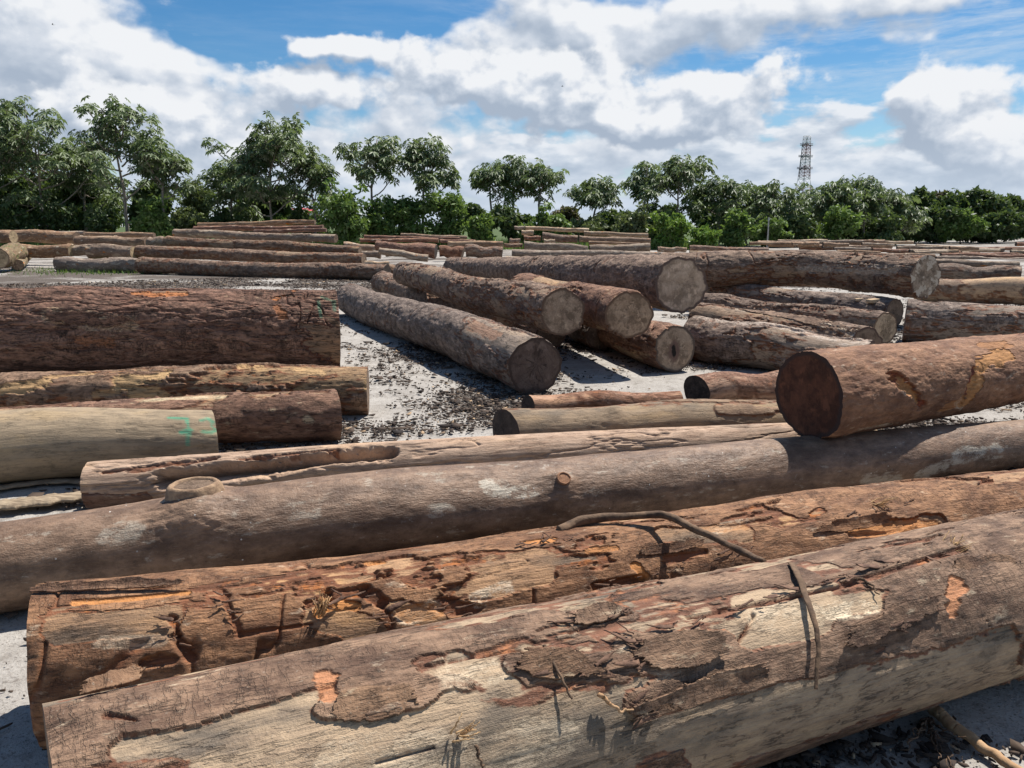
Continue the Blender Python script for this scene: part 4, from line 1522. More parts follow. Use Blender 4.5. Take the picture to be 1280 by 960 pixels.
def plain_mat(name, ca, cb, scale=30, rough=.85, stretch=(1, 1, 1), bump=.6, dist=.01):
    m, g, b, out = new_mat(name)
    co = g.new('ShaderNodeTexCoord').outputs['Object']
    n = g.noise(g.scale(co, stretch), scale, 5, .65)
    g.put(b.inputs['Base Color'], g.mix(g.step(n, .3, .7), ca, cb)); b.inputs['Roughness'].default_value = rough
    bp = g.new('ShaderNodeBump', i_Strength=bump, i_Distance=dist, i_Height=n); g.put(b.inputs['Normal'], bp.outputs[0])
    return m

MB = dict(
 tan=log_material('weathered_tan_log', (.40, .295, .195), (.215, .155, .108), (.085, .050, .034), (.255, .165, .110), grime=.85, pale=(.60, .49, .35), fresh=(.50, .24, .13), wstain=(.085, .072, .058), cracks=.55),
 tan2=log_material('brown_barked_log', (.38, .245, .155), (.20, .128, .085), (.095, .050, .032), (.29, .172, .108), grime=.8, pale=(.56, .46, .35), fresh=(.52, .27, .14), wstain=(.075, .060, .048), cracks=.55),
 smooth=log_material('smooth_bark_log', (.24, .17, .12), (.18, .13, .09), (.105, .066, .045), (.255, .172, .120), speck=1.0, rough=.5, cracks=.25, grain=(16, 34, 34), pale=(.48, .43, .35), bump=.7),
 pink=log_material('pink_bare_log', (.47, .34, .25), (.30, .20, .14), (.15, .085, .06), (.24, .16, .12), grime=.4, bump=.9, cracks=.3),
 olive=log_material('olive_brown_log', (.29, .215, .145), (.16, .12, .085), (.15, .10, .07), (.26, .18, .12), grime=.7, bump=.9, cracks=.3),
 redbare=log_material('reddish_peeled_log', (.46, .30, .21), (.31, .175, .115), (.18, .095, .06), (.32, .19, .135), grime=.4),
 red=log_material('orange_brown_log', (.34, .19, .12), (.21, .115, .075), (.135, .072, .048), (.32, .19, .125), fresh=(.52, .29, .15), pale=(.55, .46, .36), grime=.5, bump=.9, inner=(.09, .03, .02), cracks=.3),
 dark=log_material('dark_flaking_log', (.30, .18, .11), (.17, .105, .068), (.095, .051, .036), (.29, .165, .115), fresh=(.52, .22, .10), pale=(.44, .31, .20), grime=.5, bump=1.5, inner=(.07, .028, .018)),
 yellow=log_material('golden_torn_log', (.33, .225, .14), (.21, .14, .09), (.13, .085, .06), (.28, .19, .135), fresh=(.50, .345, .205), pale=(.5, .4, .28), grime=.6, bump=1.3),
 redbrown=log_material('red_brown_log', (.40, .275, .18), (.26, .175, .115), (.12, .066, .047), (.30, .18, .125), pale=(.60, .49, .33), grime=.5, bump=1.2),
 pale=log_material('pale_olive_log', (.38, .29, .195), (.25, .195, .135), (.16, .11, .08), (.25, .19, .13), grime=.55, wstain=(.16, .125, .085), bump=.8, cracks=.3),
 grey=log_material('grey_log', (.29, .22, .17), (.20, .155, .12), (.095, .068, .055), (.27, .205, .165), fresh=(.38, .19, .11), pale=(.52, .44, .37), grime=.6, bump=1.4),
 greybrown=log_material('grey_brown_log', (.32, .23, .165), (.20, .145, .105), (.095, .062, .047), (.28, .20, .15), fresh=(.38, .20, .11), pale=(.52, .43, .34), grime=.6, bump=1.4),
 tan3=log_material('tan_barked_log', (.42, .30, .20), (.30, .21, .15), (.16, .11, .08), (.26, .19, .14), grime=.4),  # tan wood with brown bark patches
 mossy=log_material('mossy_log', (.20, .15, .10), (.14, .11, .07), (.12, .085, .06), (.24, .18, .12), moss=.75, selfmask=True, grime=.4),
 fargrey=log_material('far_grey_log', (.33, .27, .21), (.24, .19, .15), (.15, .11, .085), (.24, .185, .145), selfmask=True, grime=.4),
 fartan=log_material('far_tan_log', (.40, .28, .19), (.29, .20, .14), (.18, .115, .08), (.28, .19, .13), selfmask=True, grime=.4),
 farred=log_material('far_red_log', (.30, .17, .12), (.22, .12, .085), (.13, .07, .05), (.22, .12, .085), selfmask=True, grime=.4),
 farpale=log_material('far_pale_log', (.50, .41, .31), (.38, .30, .22), (.24, .17, .12), (.38, .29, .21), selfmask=True, grime=.3),
)
ME = dict(
 brown=end_material('cut_end_brown', (.16, .105, .07), (.23, .16, .11), (.10, .06, .045)),
 brownend=end_material('cut_end_dark_ringed', (.125, .082, .060), (.20, .14, .105), (.085, .055, .04), ring=70, crack=.9),
 greyend=end_material('cut_end_grey', (.27, .18, .115), (.46, .325, .215), (.14, .085, .055), crack=.35),
 paleend=end_material('cut_end_pale_grey', (.42, .31, .21), (.56, .43, .31), (.13, .09, .07), ring=40, crack=.3),
 pale=end_material('cut_end_tan', (.33, .24, .14), (.42, .31, .19), (.18, .12, .08)),
 tanend=end_material('cut_end_cracked_tan', (.36, .26, .17), (.46, .34, .23), (.14, .09, .06), crack=.9),  # tan wood with strong radial cracks
 hollowend=end_material('cut_end_rotten', (.30, .21, .14), (.42, .31, .215), (.11, .08, .06), hollow=True),
 crackend=end_material('cut_end_broken', (.22, .16, .11), (.36, .275, .20), (.11, .07, .05), crack=.6, patch=(.46, .385, .30)),
 dark=end_material('cut_end_shaded', (.045, .034, .028), (.085, .062, .048), (.05, .035, .03)),  # near-black: the shade on these ends is put into the colour
 redend=end_material('cut_end_red', (.085, .034, .020), (.15, .058, .032), (.05, .03, .025), ring=30, crack=.3),
)
BARK_FLAP = plain_mat('torn_bark', (.085, .048, .034), (.215, .145, .108), 9, stretch=(1, 1, 1), bump=1, dist=.008)
TWIG = plain_mat('dry_twig', (.055, .034, .022), (.17, .105, .062), 20)
TWIG_TAN = plain_mat('dry_stick', (.30, .17, .085), (.42, .27, .15), 14)
SLAB = plain_mat('split_wood_slab', (.16, .115, .075), (.36, .28, .19), 9, stretch=(1, 6, 6))

# ---------------------------------------------------------------- logs
def catmull(c, t):
    n = len(c); i = np.clip(np.floor(t).astype(int), 0, n - 2); f = (t - i)[:, None]
    g = lambda k: c[np.clip(k, 0, n - 1)]
    p0 = np.where((i == 0)[:, None], 2 * g(i) - g(i + 1), g(i - 1)); p1 = g(i); p2 = g(i + 1)
    p3 = np.where((i == n - 2)[:, None], 2 * g(i + 1) - g(i), g(i + 2))
    return .5 * ((2 * p1) + (-p0 + p2) * f + (2 * p0 - 5 * p1 + 4 * p2 - p3) * f * f + (-p0 + 3 * p1 - 3 * p2 + p3) * f ** 3)

RES = {0: (230, .0042), 1: (85, .011), 2: (28, .033), 3: (10, .05)}   # rings per metre, arc step
SURF = {}
STYLE = dict(  # bark field bias, noise amplitude, bark thickness, roughness of the bark, flute
 tan=(.04, 1.5, .009, .004, .02), tan2=(.42, 1.6, .009, .005, .03), smooth=(1.2, .5, .004, .0016, .03), pink=(-.5, 1, .006, .002, .05),
 olive=(-.02, 1.5, .006, .003, .04), redbare=(-.1, 1.3, .006, .003, .05), red=(.35, 1.4, .008, .009, .06), dark=(.25, 1.4, .018, .012, .02),
 yellow=(.10, 1.5, .014, .009, .04), redbrown=(.1, 1.4, .013, .008, .04), pale=(-.55, 1.2, .005, .002, .03),
 grey=(.22, 1.5, .014, .012, .03), greybrown=(.15, 1.5, .015, .012, .04), tan3=(-.1, 1.4, .01, .006, .03),
 mossy=(.1, 1.4, .015, .012, .03), fargrey=(.1, 1.4, .02, .012, .05), fartan=(0, 1.4, .02, .012, .05), farred=(.1, 1.4, .02, .012, .05), farpale=(-.2, 1.4, .02, .012, .05))

WARP = [None]
def streak(S, TR, TH, R, row, power=2):
    """soft line from (s0,th0) to (s1,th1) measured on the unrolled log"""
    s0, t0, s1, t1, w = row[:5]
    y = TH * R; y0 = t0 * R; y1 = t1 * R
    dx, dy = s1 - s0, (t1 - t0) * R
    l2 = dx * dx + dy * dy + 1e-9
    k = np.clip(((S - s0) * dx + (y - y0) * dy) / l2, 0, 1)
    d = np.sqrt((S - s0 - k * dx) ** 2 + (y - y0 - k * dy) ** 2)
    return d / max(w, 1e-4) * (1 + (WARP[0] if WARP[0] is not None else 0))

def build_log(L):
    c = np.array(L['pts']); lod = L['lod']; sd = L['seed']; mat = L['mat']
    fine = catmull(c, np.linspace(0, len(c) - 1, 400))
    arc = np.concatenate([[0], np.cumsum(np.linalg.norm(np.diff(fine[:, :3], axis=0), axis=1))])
    length = arc[-1]; rmean = c[:, 3].mean()
    ns = int(np.clip(length * RES[lod][0], 24, 1500)); nt = int(np.clip(2 * math.pi * rmean / RES[lod][1], 20, 430))
    s = np.linspace(0, length, ns)
    q = np.stack([np.interp(s, arc, fine[:, k]) for k in range(4)], 1)
    if lod >= 1:                                   # slight natural bends
        r_ = random.Random(sd); env = np.sin(math.pi * s / length)
        q[:, 0:3] += (env * (.17 if lod == 1 else .38) * rmean * np.sin(s / length * 6.3 * r_.uniform(.6, 1.3) + r_.uniform(0, 6)))[:, None] * np.array([.3, .5, .6])
    tan = np.gradient(q[:, :3], axis=0); tan /= np.linalg.norm(tan, axis=1)[:, None]
    up = np.array([0, 0, 1.]) - tan * tan[:, 2:3]; up /= np.linalg.norm(up, axis=1)[:, None]
    side = np.cross(up, tan)
    th = np.linspace(-math.pi, math.pi, nt, endpoint=False)
    SURF[L['key']] = (s, q, tan, up, side)
    S, TH = np.meshgrid(s, th, indexing='ij'); R = np.repeat(q[:, 3:4], nt, 1)
    P = np.stack([S, R * np.cos(TH), R * np.sin(TH)], -1).astype(np.float32)
    P[..., 0] += sd * 7.7
    bias, amp, thick, brough, flute = STYLE[mat]; flute = L.get('flute', flute)
    disp = R * flute * 2.2 * (fbm(P * np.array([.5, 2.2, 2.2]), 2, sd) - .5) * 2
    disp += R * (.06 if lod == 0 else .13) * (fbm(P * np.array([1.3, 3.0, 3.0]), 3, sd + 5) - .5)
    if lod: disp += R * .05 * np.exp(-S / .35) - R * .04 * np.exp(-(length - S) / .4) * np.cos(TH - sd)
    if L.get('ridge'): pass
    at = {}
    z = np.zeros_like(S)
    nbark = bias + amp * 1.6 * (fbm(P * np.array([1.1, 4.0, 4.0]) + (fbm(P * np.array([3., 6, 6]), 3, sd + 9)[..., None] - .5) * 1.2, 5, sd + 1, .55) - .5)
    WARP[0] = 1.5 * (fbm(P * np.array([5., 11, 11]), 5, sd + 17, .62) - .5)
    rag = .55 * (fbm(P * np.array([14., 30, 30]), 4, sd + 2, .6) - .5) + .95 * (fbm(P * np.array([3.5, 48, 48]), 4, sd + 12, .6) - .5)
    for row in L.get('bark', ()):
        d = streak(S, None, TH, R, row); nbark = nbark + row[5] * np.exp(-d ** 4)
    nb = nbark + rag * .62
    tv = np.clip(fbm(P * np.array([1.6, 5, 5]), 3, sd + 61) * 3.2 - 1.0, .08, 1.5)   # plates vary in thickness
    w = .05 if lod == 0 else .09
    bark = sstep(0, w, nb)
    inner = sstep(-.13, -.13 + w, nb)
    curl = np.clip(fbm(P * np.array([2., 5, 5]), 2, sd + 3) * 2.2 - .6, 0, 1)
    disp += bark * thick * tv + inner * thick * .25 * tv + bark * np.exp(-np.clip(nb, 0, 9) / .10) * curl * thick * 1.1 * tv
    disp += bark * brough * 2.4 * (fbm(P * np.array([9., 22, 22]), 4, sd + 4, .6) - .5)
    disp += (1 - bark) * .0022 * (fbm(P * np.array([3., 60, 60]), 2, sd + 6) - .5) * 2
    # shallow cross creases in the bark
    if mat in ('tan2', 'grey', 'greybrown', 'dark', 'redbrown'):
        cre = np.abs(fbm(P * np.array([4.5, 1.6, 1.6]), 3, sd + 21) - .5)
        cre = np.exp(-(cre / .017) ** 2) * sstep(.48, .56, fbm(P * np.array([.9, 2, 2]), 2, sd + 22))
        disp -= cre * bark * thick * 1.4; inner = np.clip(inner, 0, 1); bark = bark * (1 - .8 * cre)
    if mat in ('dark', 'yellow', 'pink'):                     # longitudinal furrows
        fu = np.abs(fbm(P * np.array([2.2, 13, 13]), 4, sd + 31) - .5)
        fu = np.exp(-(fu / .03) ** 2); disp -= fu * thick * (1.6 if mat == 'pink' else .5); bark = bark * (1 - .5 * fu)
    if mat in ('tan', 'pale', 'pink', 'olive', 'tan2') and lod <= 1:                     # drying cracks in bare wood
        ck = np.abs(fbm(P * np.array([.9, 9, 9]), 3, sd + 41) - .5)
        ck = np.exp(-(ck / .006) ** 2) * sstep(.50, .60, fbm(P * np.array([1.4, 3, 3]), 2, sd + 42)) * (1 - bark)
        disp -= ck * .006
    fr = z.copy(); pl = z.copy(); pa = z.copy()
    for row in L.get('fresh', ()):
        d = streak(S, None, TH, R, row); f = row[5] * sstep(-.08, .10, 1.1 - d + rag * 2.2)
        fr = np.maximum(fr, f); disp -= f * thick * .6; bark = bark * (1 - f)
    for row in L.get('pale', ()):
        d = streak(S, None, TH, R, row); pl = np.maximum(pl, row[5] * sstep(-.1, .3, 1.15 - d + rag * 1.8))
    for row in L.get('paint', ()):
        d = streak(S, None, TH, R, row); pa = np.maximum(pa, row[5] * sstep(-.2, .9, 1.4 - d + rag * 1.2))
    for row in L.get('pit', ()):
        d = streak(S, None, TH, R, row); f = sstep(-.1, .5, 1.1 - d + rag * 2.5)
        disp -= row[5] * (.55 if mat == 'tan2' else .9) * f * (.6 + .8 * fbm(P * 40, 2, sd + 8)); inner = np.maximum(inner, f); bark = bark * (1 - f)
    for row in L.get('bump', ()):
        d = streak(S, None, TH, R, row); disp += row[5] * np.exp(-d ** 2)
    for row in L.get('dent', ()):
        d = streak(S, None, TH, R, row); disp -= row[5] * np.exp(-(d * 1.0) ** 4 + rag * .3)
    # broken, slightly uneven sawn ends
    if lod <= 2:
        chip = np.clip(fbm(P * np.array([0., 9, 9]) + sd, 3, sd + 71) * 2.4 - 1.0, 0, 1)
        disp -= R * .10 * chip * (np.exp(-S / .05) + np.exp(-(length - S) / .05))
    rr = R + disp
    pos = q[:, None, :3] + rr[..., None] * (np.cos(TH)[..., None] * up[:, None] + np.sin(TH)[..., None] * side[:, None])
    tl = random.Random(sd * 3 + 1)
    for e, base in ((0, s), (1, length - s)):
        ph = tl.uniform(0, 6.28); k = tl.uniform(.02, .10)
        if L.get('cut') and L['cut'][e]: k, ph = L['cut'][e]
        sh = k * rr * np.cos(TH - ph) * np.exp(-base / .25)[:, None]
        pos += sh[..., None] * tan[:, None]
    V = pos.reshape(-1, 3)
    i = np.arange(ns - 1)[:, None] * nt; j = np.arange(nt)[None, :]; j2 = (j + 1) % nt
    Fq = np.stack([i + j, i + j2, i + nt + j2, i + nt + j], -1).reshape(-1, 4)
    if np.dot(np.cross(pos[0, 1] - pos[0, 0], pos[1, 0] - pos[0, 0]), pos[0, 0] - q[0, :3]) < 0: Fq = Fq[:, ::-1]
    loc = q[ns // 2, :3].copy(); loc[2] -= q[ns // 2, 3]
    at = dict(grain=P.reshape(-1, 3), bark=bark.ravel(), inner=inner.ravel(), fresh=fr.ravel(), pale=pl.ravel(), paint=pa.ravel())
    o = mesh_np('log', V, Fq, MB[mat], loc=loc, attrs=at)
    tag(o, L['label'], 'log', L['group'])
    # sawn ends: parts of their own
    nr = 26 if lod == 0 else (18 if lod == 1 else 5)
    for e, idx, ek in ((0, 0, L['ends'][0]), (1, ns - 1, L['ends'][1])):
        ring = pos[idx]; cen = ring.mean(0); t = tan[idx] * (-1 if e == 0 else 1)
        k = np.linspace(1, 0, nr)[:, None, None]
        E = cen + (ring - cen)[None] * k
        du = np.stack([np.cos(th), np.sin(th), 0 * th], -1)[None] * k
        bump_ = .02 * rmean * (fbm(du * 3 + sd, 3, sd) - .5) * np.clip((1 - k[..., 0]) * 6, 0, 1) * 2
        E = E + bump_[..., None] * t
        VV = np.concatenate([E[:-1].reshape(-1, 3), cen[None]]); DD = np.concatenate([du[:-1].reshape(-1, 3), [[0, 0, 0]]])
        DD = DD + np.array([0, 0, sd * 1.3 + e])
        ii = np.arange(nr - 2)[:, None] * nt
        f4 = np.stack([ii + j, ii + j2, ii + nt + j2, ii + nt + j], -1).reshape(-1, 4)
        last = (nr - 2) * nt
        f5 = np.stack([last + j[0], last + j2[0], np.full(nt, len(VV) - 1), np.full(nt, len(VV) - 1)], -1)
        tri = np.concatenate([f4[:, [0, 1, 2]], f4[:, [0, 2, 3]], f5[:, :3]])
        p0, p1, p2 = VV[tri[0, 0]], VV[tri[0, 1]], VV[tri[0, 2]]
        if np.dot(np.cross(p1 - p0, p2 - p0), t) < 0: tri = tri[:, ::-1]
        mesh_np('cut_end', VV - loc, tri, ME[ek], parent=o, attrs=dict(disc=DD), smooth=True)
    for row in L.get('flaps', ()):
        build_flap(o, loc, L, row)
    return o

def surf_point(key, s, th, off):
    S, q, tan, up, side = SURF[key]
    g = lambda a: np.stack([np.interp(s, S, a[:, k]) for k in range(a.shape[1])], -1)
    qq = g(q); u = g(up); d = g(side)
    n = np.cos(th)[..., None] * u + np.sin(th)[..., None] * d
    return qq[..., :3] + (qq[..., 3] + off)[..., None] * n

def build_flap(o, loc, L, row):
    """a torn plate of bark: ragged, lifted along one long side and curling at its tip"""
    s0, t0, s1, t1, w, lift, sgn = row
    sd = int(abs(s0 * 1000 + t0 * 100)) % 977
    _, q, _, _, _ = SURF[L['key']]; r = float(np.mean(q[:, 3]))
    nu, nv = 150, 64
    U, W = np.meshgrid(np.linspace(-.06, 1.06, nu), np.linspace(-1.1, 1.1, nv), indexing='ij')
    length = math.hypot(s1 - s0, (t1 - t0) * r); dx, dy = (s1 - s0) / length, (t1 - t0) * r / length
    s = s0 + (s1 - s0) * U - dy * w * W; y = t0 * r + (t1 - t0) * r * U + dx * w * W
    p = np.stack([s * 9, y * 9, np.full_like(s, sd)], -1)
    q2 = np.stack([s * 5, y * 26, np.full_like(s, sd)], -1)
    n = (fbm(p * 1.4, 5, sd, .66) - .5) * 2.2 + (fbm(q2, 4, sd + 2, .6) - .5) * 1.6
    fing = fbm(np.stack([U * 1.2, W * 7, U * 0 + sd], -1), 3, sd + 7)
    edge = 1 - (np.abs(W) ** 2.0 + np.abs(2 * U - 1) ** 3.0 * (.45 + .9 * np.clip(fing * 1.8 - .3, 0, 1.3)))
    f = edge + n - .08
    th = y / r
    sW = W if dx > 0 else -W
    low = np.clip((sW * 1.0 + 1) / 2, 0, 1)                # 0 on the attached side, 1 on the free one
    off = .008 + lift * .75 * (low ** 2.0) * (.35 + .9 * fbm(p * .5, 2, sd + 3)) + lift * .5 * np.clip(U - .75, 0, 1) * 4 * low + .006 * (fbm(p * 3, 3, sd + 5) - .5)
    V = surf_point(L['key'], s, th, off)
    keep = (f[:-1, :-1] > 0) & (f[1:, :-1] > 0) & (f[1:, 1:] > 0) & (f[:-1, 1:] > 0)
    i, j = np.nonzero(keep)
    if len(i) == 0: return
    Fq = np.stack([i * nv + j, (i + 1) * nv + j, (i + 1) * nv + j + 1, i * nv + j + 1], -1)
    used, inv = np.unique(Fq, return_inverse=True); Fq = inv.reshape(-1, 4)
    V = V.reshape(-1, 3)[used]
    gr = np.stack([s + L['seed'] * 7.7, r * np.cos(th), r * np.sin(th)], -1).reshape(-1, 3)[used]; on_ = np.ones(len(V))
    b = mesh_np('bark_flap', V - loc, Fq, MB[L['mat']], parent=o, attrs=dict(grain=gr, bark=on_, inner=on_))
    md = b.modifiers.new('thickness', 'SOLIDIFY'); md.thickness = .006; md.offset = 0
    return b

def tube(name, pts, r0, r1, mat, seed=0, wob=.0, n=60, k=10, flat=1.0, parent=None, loc=None, bark=0.0):
    c = np.array(pts, float); q = catmull(c, np.linspace(0, len(c) - 1, n))
    t = np.linspace(0, 1, n); q = q + wob * (fbm(np.stack([t * 9, t * 0 + seed, t * 0], -1)[:, None] + np.arange(3)[None, :, None] * 13.7, 3)[..., None].reshape(n, 3) - .5)
    tan = np.gradient(q, axis=0); tan /= np.linalg.norm(tan, axis=1)[:, None] + 1e-9
    ref = np.array([.13, -.4, .9]); a = np.cross(tan, ref); a /= np.linalg.norm(a, axis=1)[:, None]; b = np.cross(a, tan)
    th = np.linspace(0, 2 * math.pi, k, endpoint=False)
    r = (r0 + (r1 - r0) * t) * (1 + .35 * (fbm(np.stack([t * 14, t * 0 + seed, t * 0], -1), 3, seed) - .5))
    rr = r[:, None] * (1 + bark * (fbm(np.stack([np.repeat(t[:, None] * 20, k, 1), np.cos(th)[None] * 2 + t[:, None] * 0, np.sin(th)[None] * 2 + t[:, None] * 0], -1), 3, seed) - .5))
    pos = q[:, None] + rr[..., None] * (np.cos(th)[None, :, None] * a[:, None] + flat * np.sin(th)[None, :, None] * b[:, None])
    V = pos.reshape(-1, 3); i = np.arange(n - 1)[:, None] * k; j = np.arange(k)[None]; j2 = (j + 1) % k
    Fq = np.stack([i + j, i + j2, i + k + j2, i + k + j], -1).reshape(-1, 4)
    V = np.concatenate([V, q[:1], q[-1:]]); c0, c1 = len(V) - 2, len(V) - 1
    jj = np.arange(k); j3 = (jj + 1) % k
    f0 = np.stack([j3, jj, np.full(k, c0)], -1); f1 = np.stack([(n - 1) * k + jj, (n - 1) * k + j3, np.full(k, c1)], -1)
    tri = np.concatenate([Fq[:, [0, 1, 2]], Fq[:, [0, 2, 3]], f0, f1])
    if name is None: return V, tri
    if loc is None: loc = q.mean(0)
    return mesh_np(name, V if parent is None else V - loc, tri, mat, parent=parent, loc=loc if parent is None else None)

FAST = os.environ.get('SKIP', '')
OBJ = {}
if 'logs' not in FAST:
    for L in LOGS:
        OBJ[L['key']] = build_log(L)

    # sawn oval knot and the small orange knot of the bent log
    def knot(key, s, th, ra, rb, h, rimmat, facemat, lift):
        o = OBJ[key]; loc = np.array(o.location); r = 0
        k = 48
        ph = np.linspace(0, 2 * math.pi, k, endpoint=False)
        _, q, _, _, _ = SURF[key]; rad = float(np.mean(q[:, 3]))
        prof = [(1.3, -.05), (1.15, h * .55), (1.05, h * .98), (.97, h * 1.04), (.90, h * .95), (.84, h * .62)]
        rows = []
        cp = surf_point(key, np.array([s]), np.array([th]), np.array([lift]))[0]
        nrm = surf_point(key, np.array([s]), np.array([th]), np.array([1. + lift]))[0] - cp
        _, _, tan, _, _ = SURF[key]; S = SURF[key][0]; t = np.array([np.interp(s, S, tan[:, i]) for i in range(3)]); sd_ = np.cross(nrm, t)
        wv = 1 + .10 * (fbm(np.stack([np.cos(ph) * 2, np.sin(ph) * 2, ph * 0], -1), 3, 3) - .5) * 2
        for a, z in prof:
            rows.append(cp + nrm * z + (np.cos(ph) * ra * a * wv)[:, None] * t + (np.sin(ph) * rb * a * wv)[:, None] * sd_)
        V = np.array(rows).reshape(-1, 3); n = len(prof)
        i = np.arange(n - 1)[:, None] * k; j = np.arange(k)[None]; j2 = (j + 1) % k
        Fq = np.stack([i + j, i + j2, i + k + j2, i + k + j], -1).reshape(-1, 4)
        kn = mesh_np('knot', V - loc, Fq, rimmat, parent=o)
        rows = []; D = []
        for a in np.linspace(.86, .02, 9):
            rows.append(cp + nrm * (h * (.62 + .1 * (1 - a))) + (np.cos(ph) * ra * a * wv)[:, None] * t + (np.sin(ph) * rb * a * wv)[:, None] * sd_)
            D.append(np.stack([np.cos(ph) * a, np.sin(ph) * a, ph * 0 + 4], -1))
        V = np.array(rows).reshape(-1, 3); i = np.arange(8)[:, None] * k
        Fq = np.stack([i + j, i + j2, i + k + j2, i + k + j], -1).reshape(-1, 4)
        mesh_np('cut_end', V - loc, Fq, facemat, parent=kn, attrs=dict(disc=np.array(D).reshape(-1, 3)))
    KR = plain_mat('knot_rim', (.20, .125, .078), (.40, .27, .165), 30)
    KO = plain_mat('orange_knot', (.20, .10, .055), (.34, .18, .10), 50)
    ks = [[1.991, -0.123], [3.736, -0.86]]
    knot('F3', ks[0][0], ks[0][1], .098, .064, .026, KR, ME['brown'], .046)
    knot('F3', ks[1][0], ks[1][1], .034, .030, .012, KO, KO, .024)

    # loose sticks, strips and roots
    def stick(name, key, r0, r1, mat, label, cat, **kw):
        o = tube(name, TUBES[key], r0, r1, mat, seed=len(key) + 3, **kw); tag(o, label, cat); return o
    stick('root', 'vine', .018, .010, TWIG, 'long bent brown root arching from the second log over to the front log', 'root', wob=.015, n=110, k=14, bark=.5)
    stick('bark_strip', 'strap', .013, .005, TWIG, 'narrow brown strip of bark draped down over the side of the front log', 'bark strip', wob=.012, n=90, k=10, flat=.4, bark=.6)
    stick('twig', 'twig1', .005, .0025, TWIG, 'thin straight twig leaning on the middle of the front log, below the jagged plate', 'twig', wob=.008)
    stick('twig', 'twig2', .006, .002, TWIG_TAN, 'small crooked twig with frayed fibres left of the tongue-shaped bark plate', 'twig', wob=.02)
    stick('twig', 'twig3', .005, .002, TWIG, 'tiny dark twig on the front log, right of the draped bark strip', 'twig', wob=.02)
    stick('twig', 'twig4', .004, .002, TWIG, 'tiny tan twig low on the bare side of the front log', 'twig', wob=.015)
    stick('stick', 'stick', .022, .014, TWIG_TAN, 'tan peeled stick lying on the sand at the bottom right', 'stick', wob=.02, n=80, k=12, bark=.3)
    # frayed dark root on the sand
    rt = empty('root_tuft', TUBES['stick2'][0]); tag(rt, 'frayed dark root tuft on the sand under the front log at the bottom right', 'root')
    rl = random.Random(5)
    for k in range(9):
        b = np.array(TUBES['stick2']); sp = np.array([rl.uniform(-.08, .08), rl.uniform(-.05, .05), rl.uniform(0, .05)])
        pts = [b[0] + sp * .1, b[1] + sp * .6, b[2] + sp * 1.4]
        tube('rootlet', pts, .004, .0015, TWIG, seed=k, wob=.04, n=24, k=5, parent=rt, loc=np.array(TUBES['stick2'][0]))
    # fibre tufts torn out of the front logs
    FIB = plain_mat('torn_fibre', (.36, .20, .09), (.55, .36, .18), 20)
    def tuft(key, s, th, n, ln, seed, spread=1.0, dirs=(1, 0)):
        o = OBJ[key]; loc = np.array(o.location); r_ = random.Random(seed); VV = []; FF = []; off = 0
        for k in range(n):
            ds, dt = r_.gauss(0, .02) * spread, r_.gauss(0, .05) * spread
            an = math.atan2(dirs[1], dirs[0]) + r_.gauss(0, .35); l = ln * r_.uniform(.5, 1.2)
            ss = np.array([s + ds, s + ds + math.cos(an) * l * .5, s + ds + math.cos(an) * l]); tt = np.array([th + dt, th + dt + math.sin(an) * l * 2, th + dt + math.sin(an) * l * 3.6])
            pts = surf_point(key, ss, tt, np.array([.004, .012 + r_.uniform(0, .02), .012 + r_.uniform(0, .04)]))
            V, F_ = tube(None, pts, .0028, .0008, None, seed=k, wob=.006, n=12, k=4)
            VV.append(V); FF.append(F_ + off); off += len(V)
        mesh_np('torn_fibres', np.concatenate(VV) - loc, np.concatenate(FF), FIB, parent=o)['kind'] = 'stuff'
    for a in [('F2', 0.852, -0.895, 26, 0.055, 1, 0.5, (0.2, 1)), ('F1', 0.826, -0.895, 10, 0.035, 3, 0.5, (1, 0.2)), ('F2', 3.126, -0.439, 12, 0.07, 4, 0.7, (1, -0.4)), ('F1', 2.632, -0.228, 12, 0.06, 6, 1.0, (1, -0.1))]: tuft(*a)

    # frayed slivers of bark standing along the torn edges
    SHRED = plain_mat('frayed_bark', (.060, .032, .022), (.185, .105, .068), 25)
    def shreds(key, rows, n, seed):
        o = OBJ[key]; loc = np.array(o.location); r = np.random.default_rng(seed); VV = []; FF = []; off = 0
        S_, q, _, _, _ = SURF[key]; rad = float(np.mean(q[:, 3]))
        for row in rows:
            s0, t0, s1, t1, w = row[:5]
            for k in range(n):
                u = r.random(); s = s0 + (s1 - s0) * u + r.normal(0, w * .6); th = t0 + (t1 - t0) * u + r.normal(0, w * .6) / rad
                an = r.normal(0, .28) + (math.pi if r.random() < .5 else 0); ln = math.exp(r.normal(-3.4, .5)); wd = ln * r.uniform(.03, .11); lf = abs(r.normal(0, .09)) * ln
                m_ = 7; uu = np.linspace(0, 1, m_); taper = np.clip(np.minimum(1, (1.02 - uu) * 2.2) * (.6 + .6 * r.random(m_)), .05, 1.2)
                cs = s + math.cos(an) * ln * uu + r.normal(0, .002, m_); cy = math.sin(an) * ln * uu + r.normal(0, .12) * ln * uu ** 2
                hh = .004 + lf * uu ** 2 + r.normal(0, .0012, m_)
                rows_ = [surf_point(key, cs - math.sin(an) * e * wd * taper, th + (cy + math.cos(an) * e * wd * taper) / rad, hh + .004 + .0015 * abs(e)) for e in (-1, 0, 1)]
                V = np.stack(rows_, 1).reshape(-1, 3); i_ = np.arange(m_ - 1)[:, None] * 3
                F_ = np.stack([i_ + np.array([0, 1]), i_ + np.array([1, 2]), i_ + np.array([4, 5]), i_ + np.array([3, 4])], -1).reshape(-1, 4)
                VV.append(V); FF.append(F_ + off); off += len(V)
        b = mesh_np('bark_shreds', np.concatenate(VV) - loc, np.concatenate(FF), SHRED, parent=o)
        b['kind'] = 'stuff'
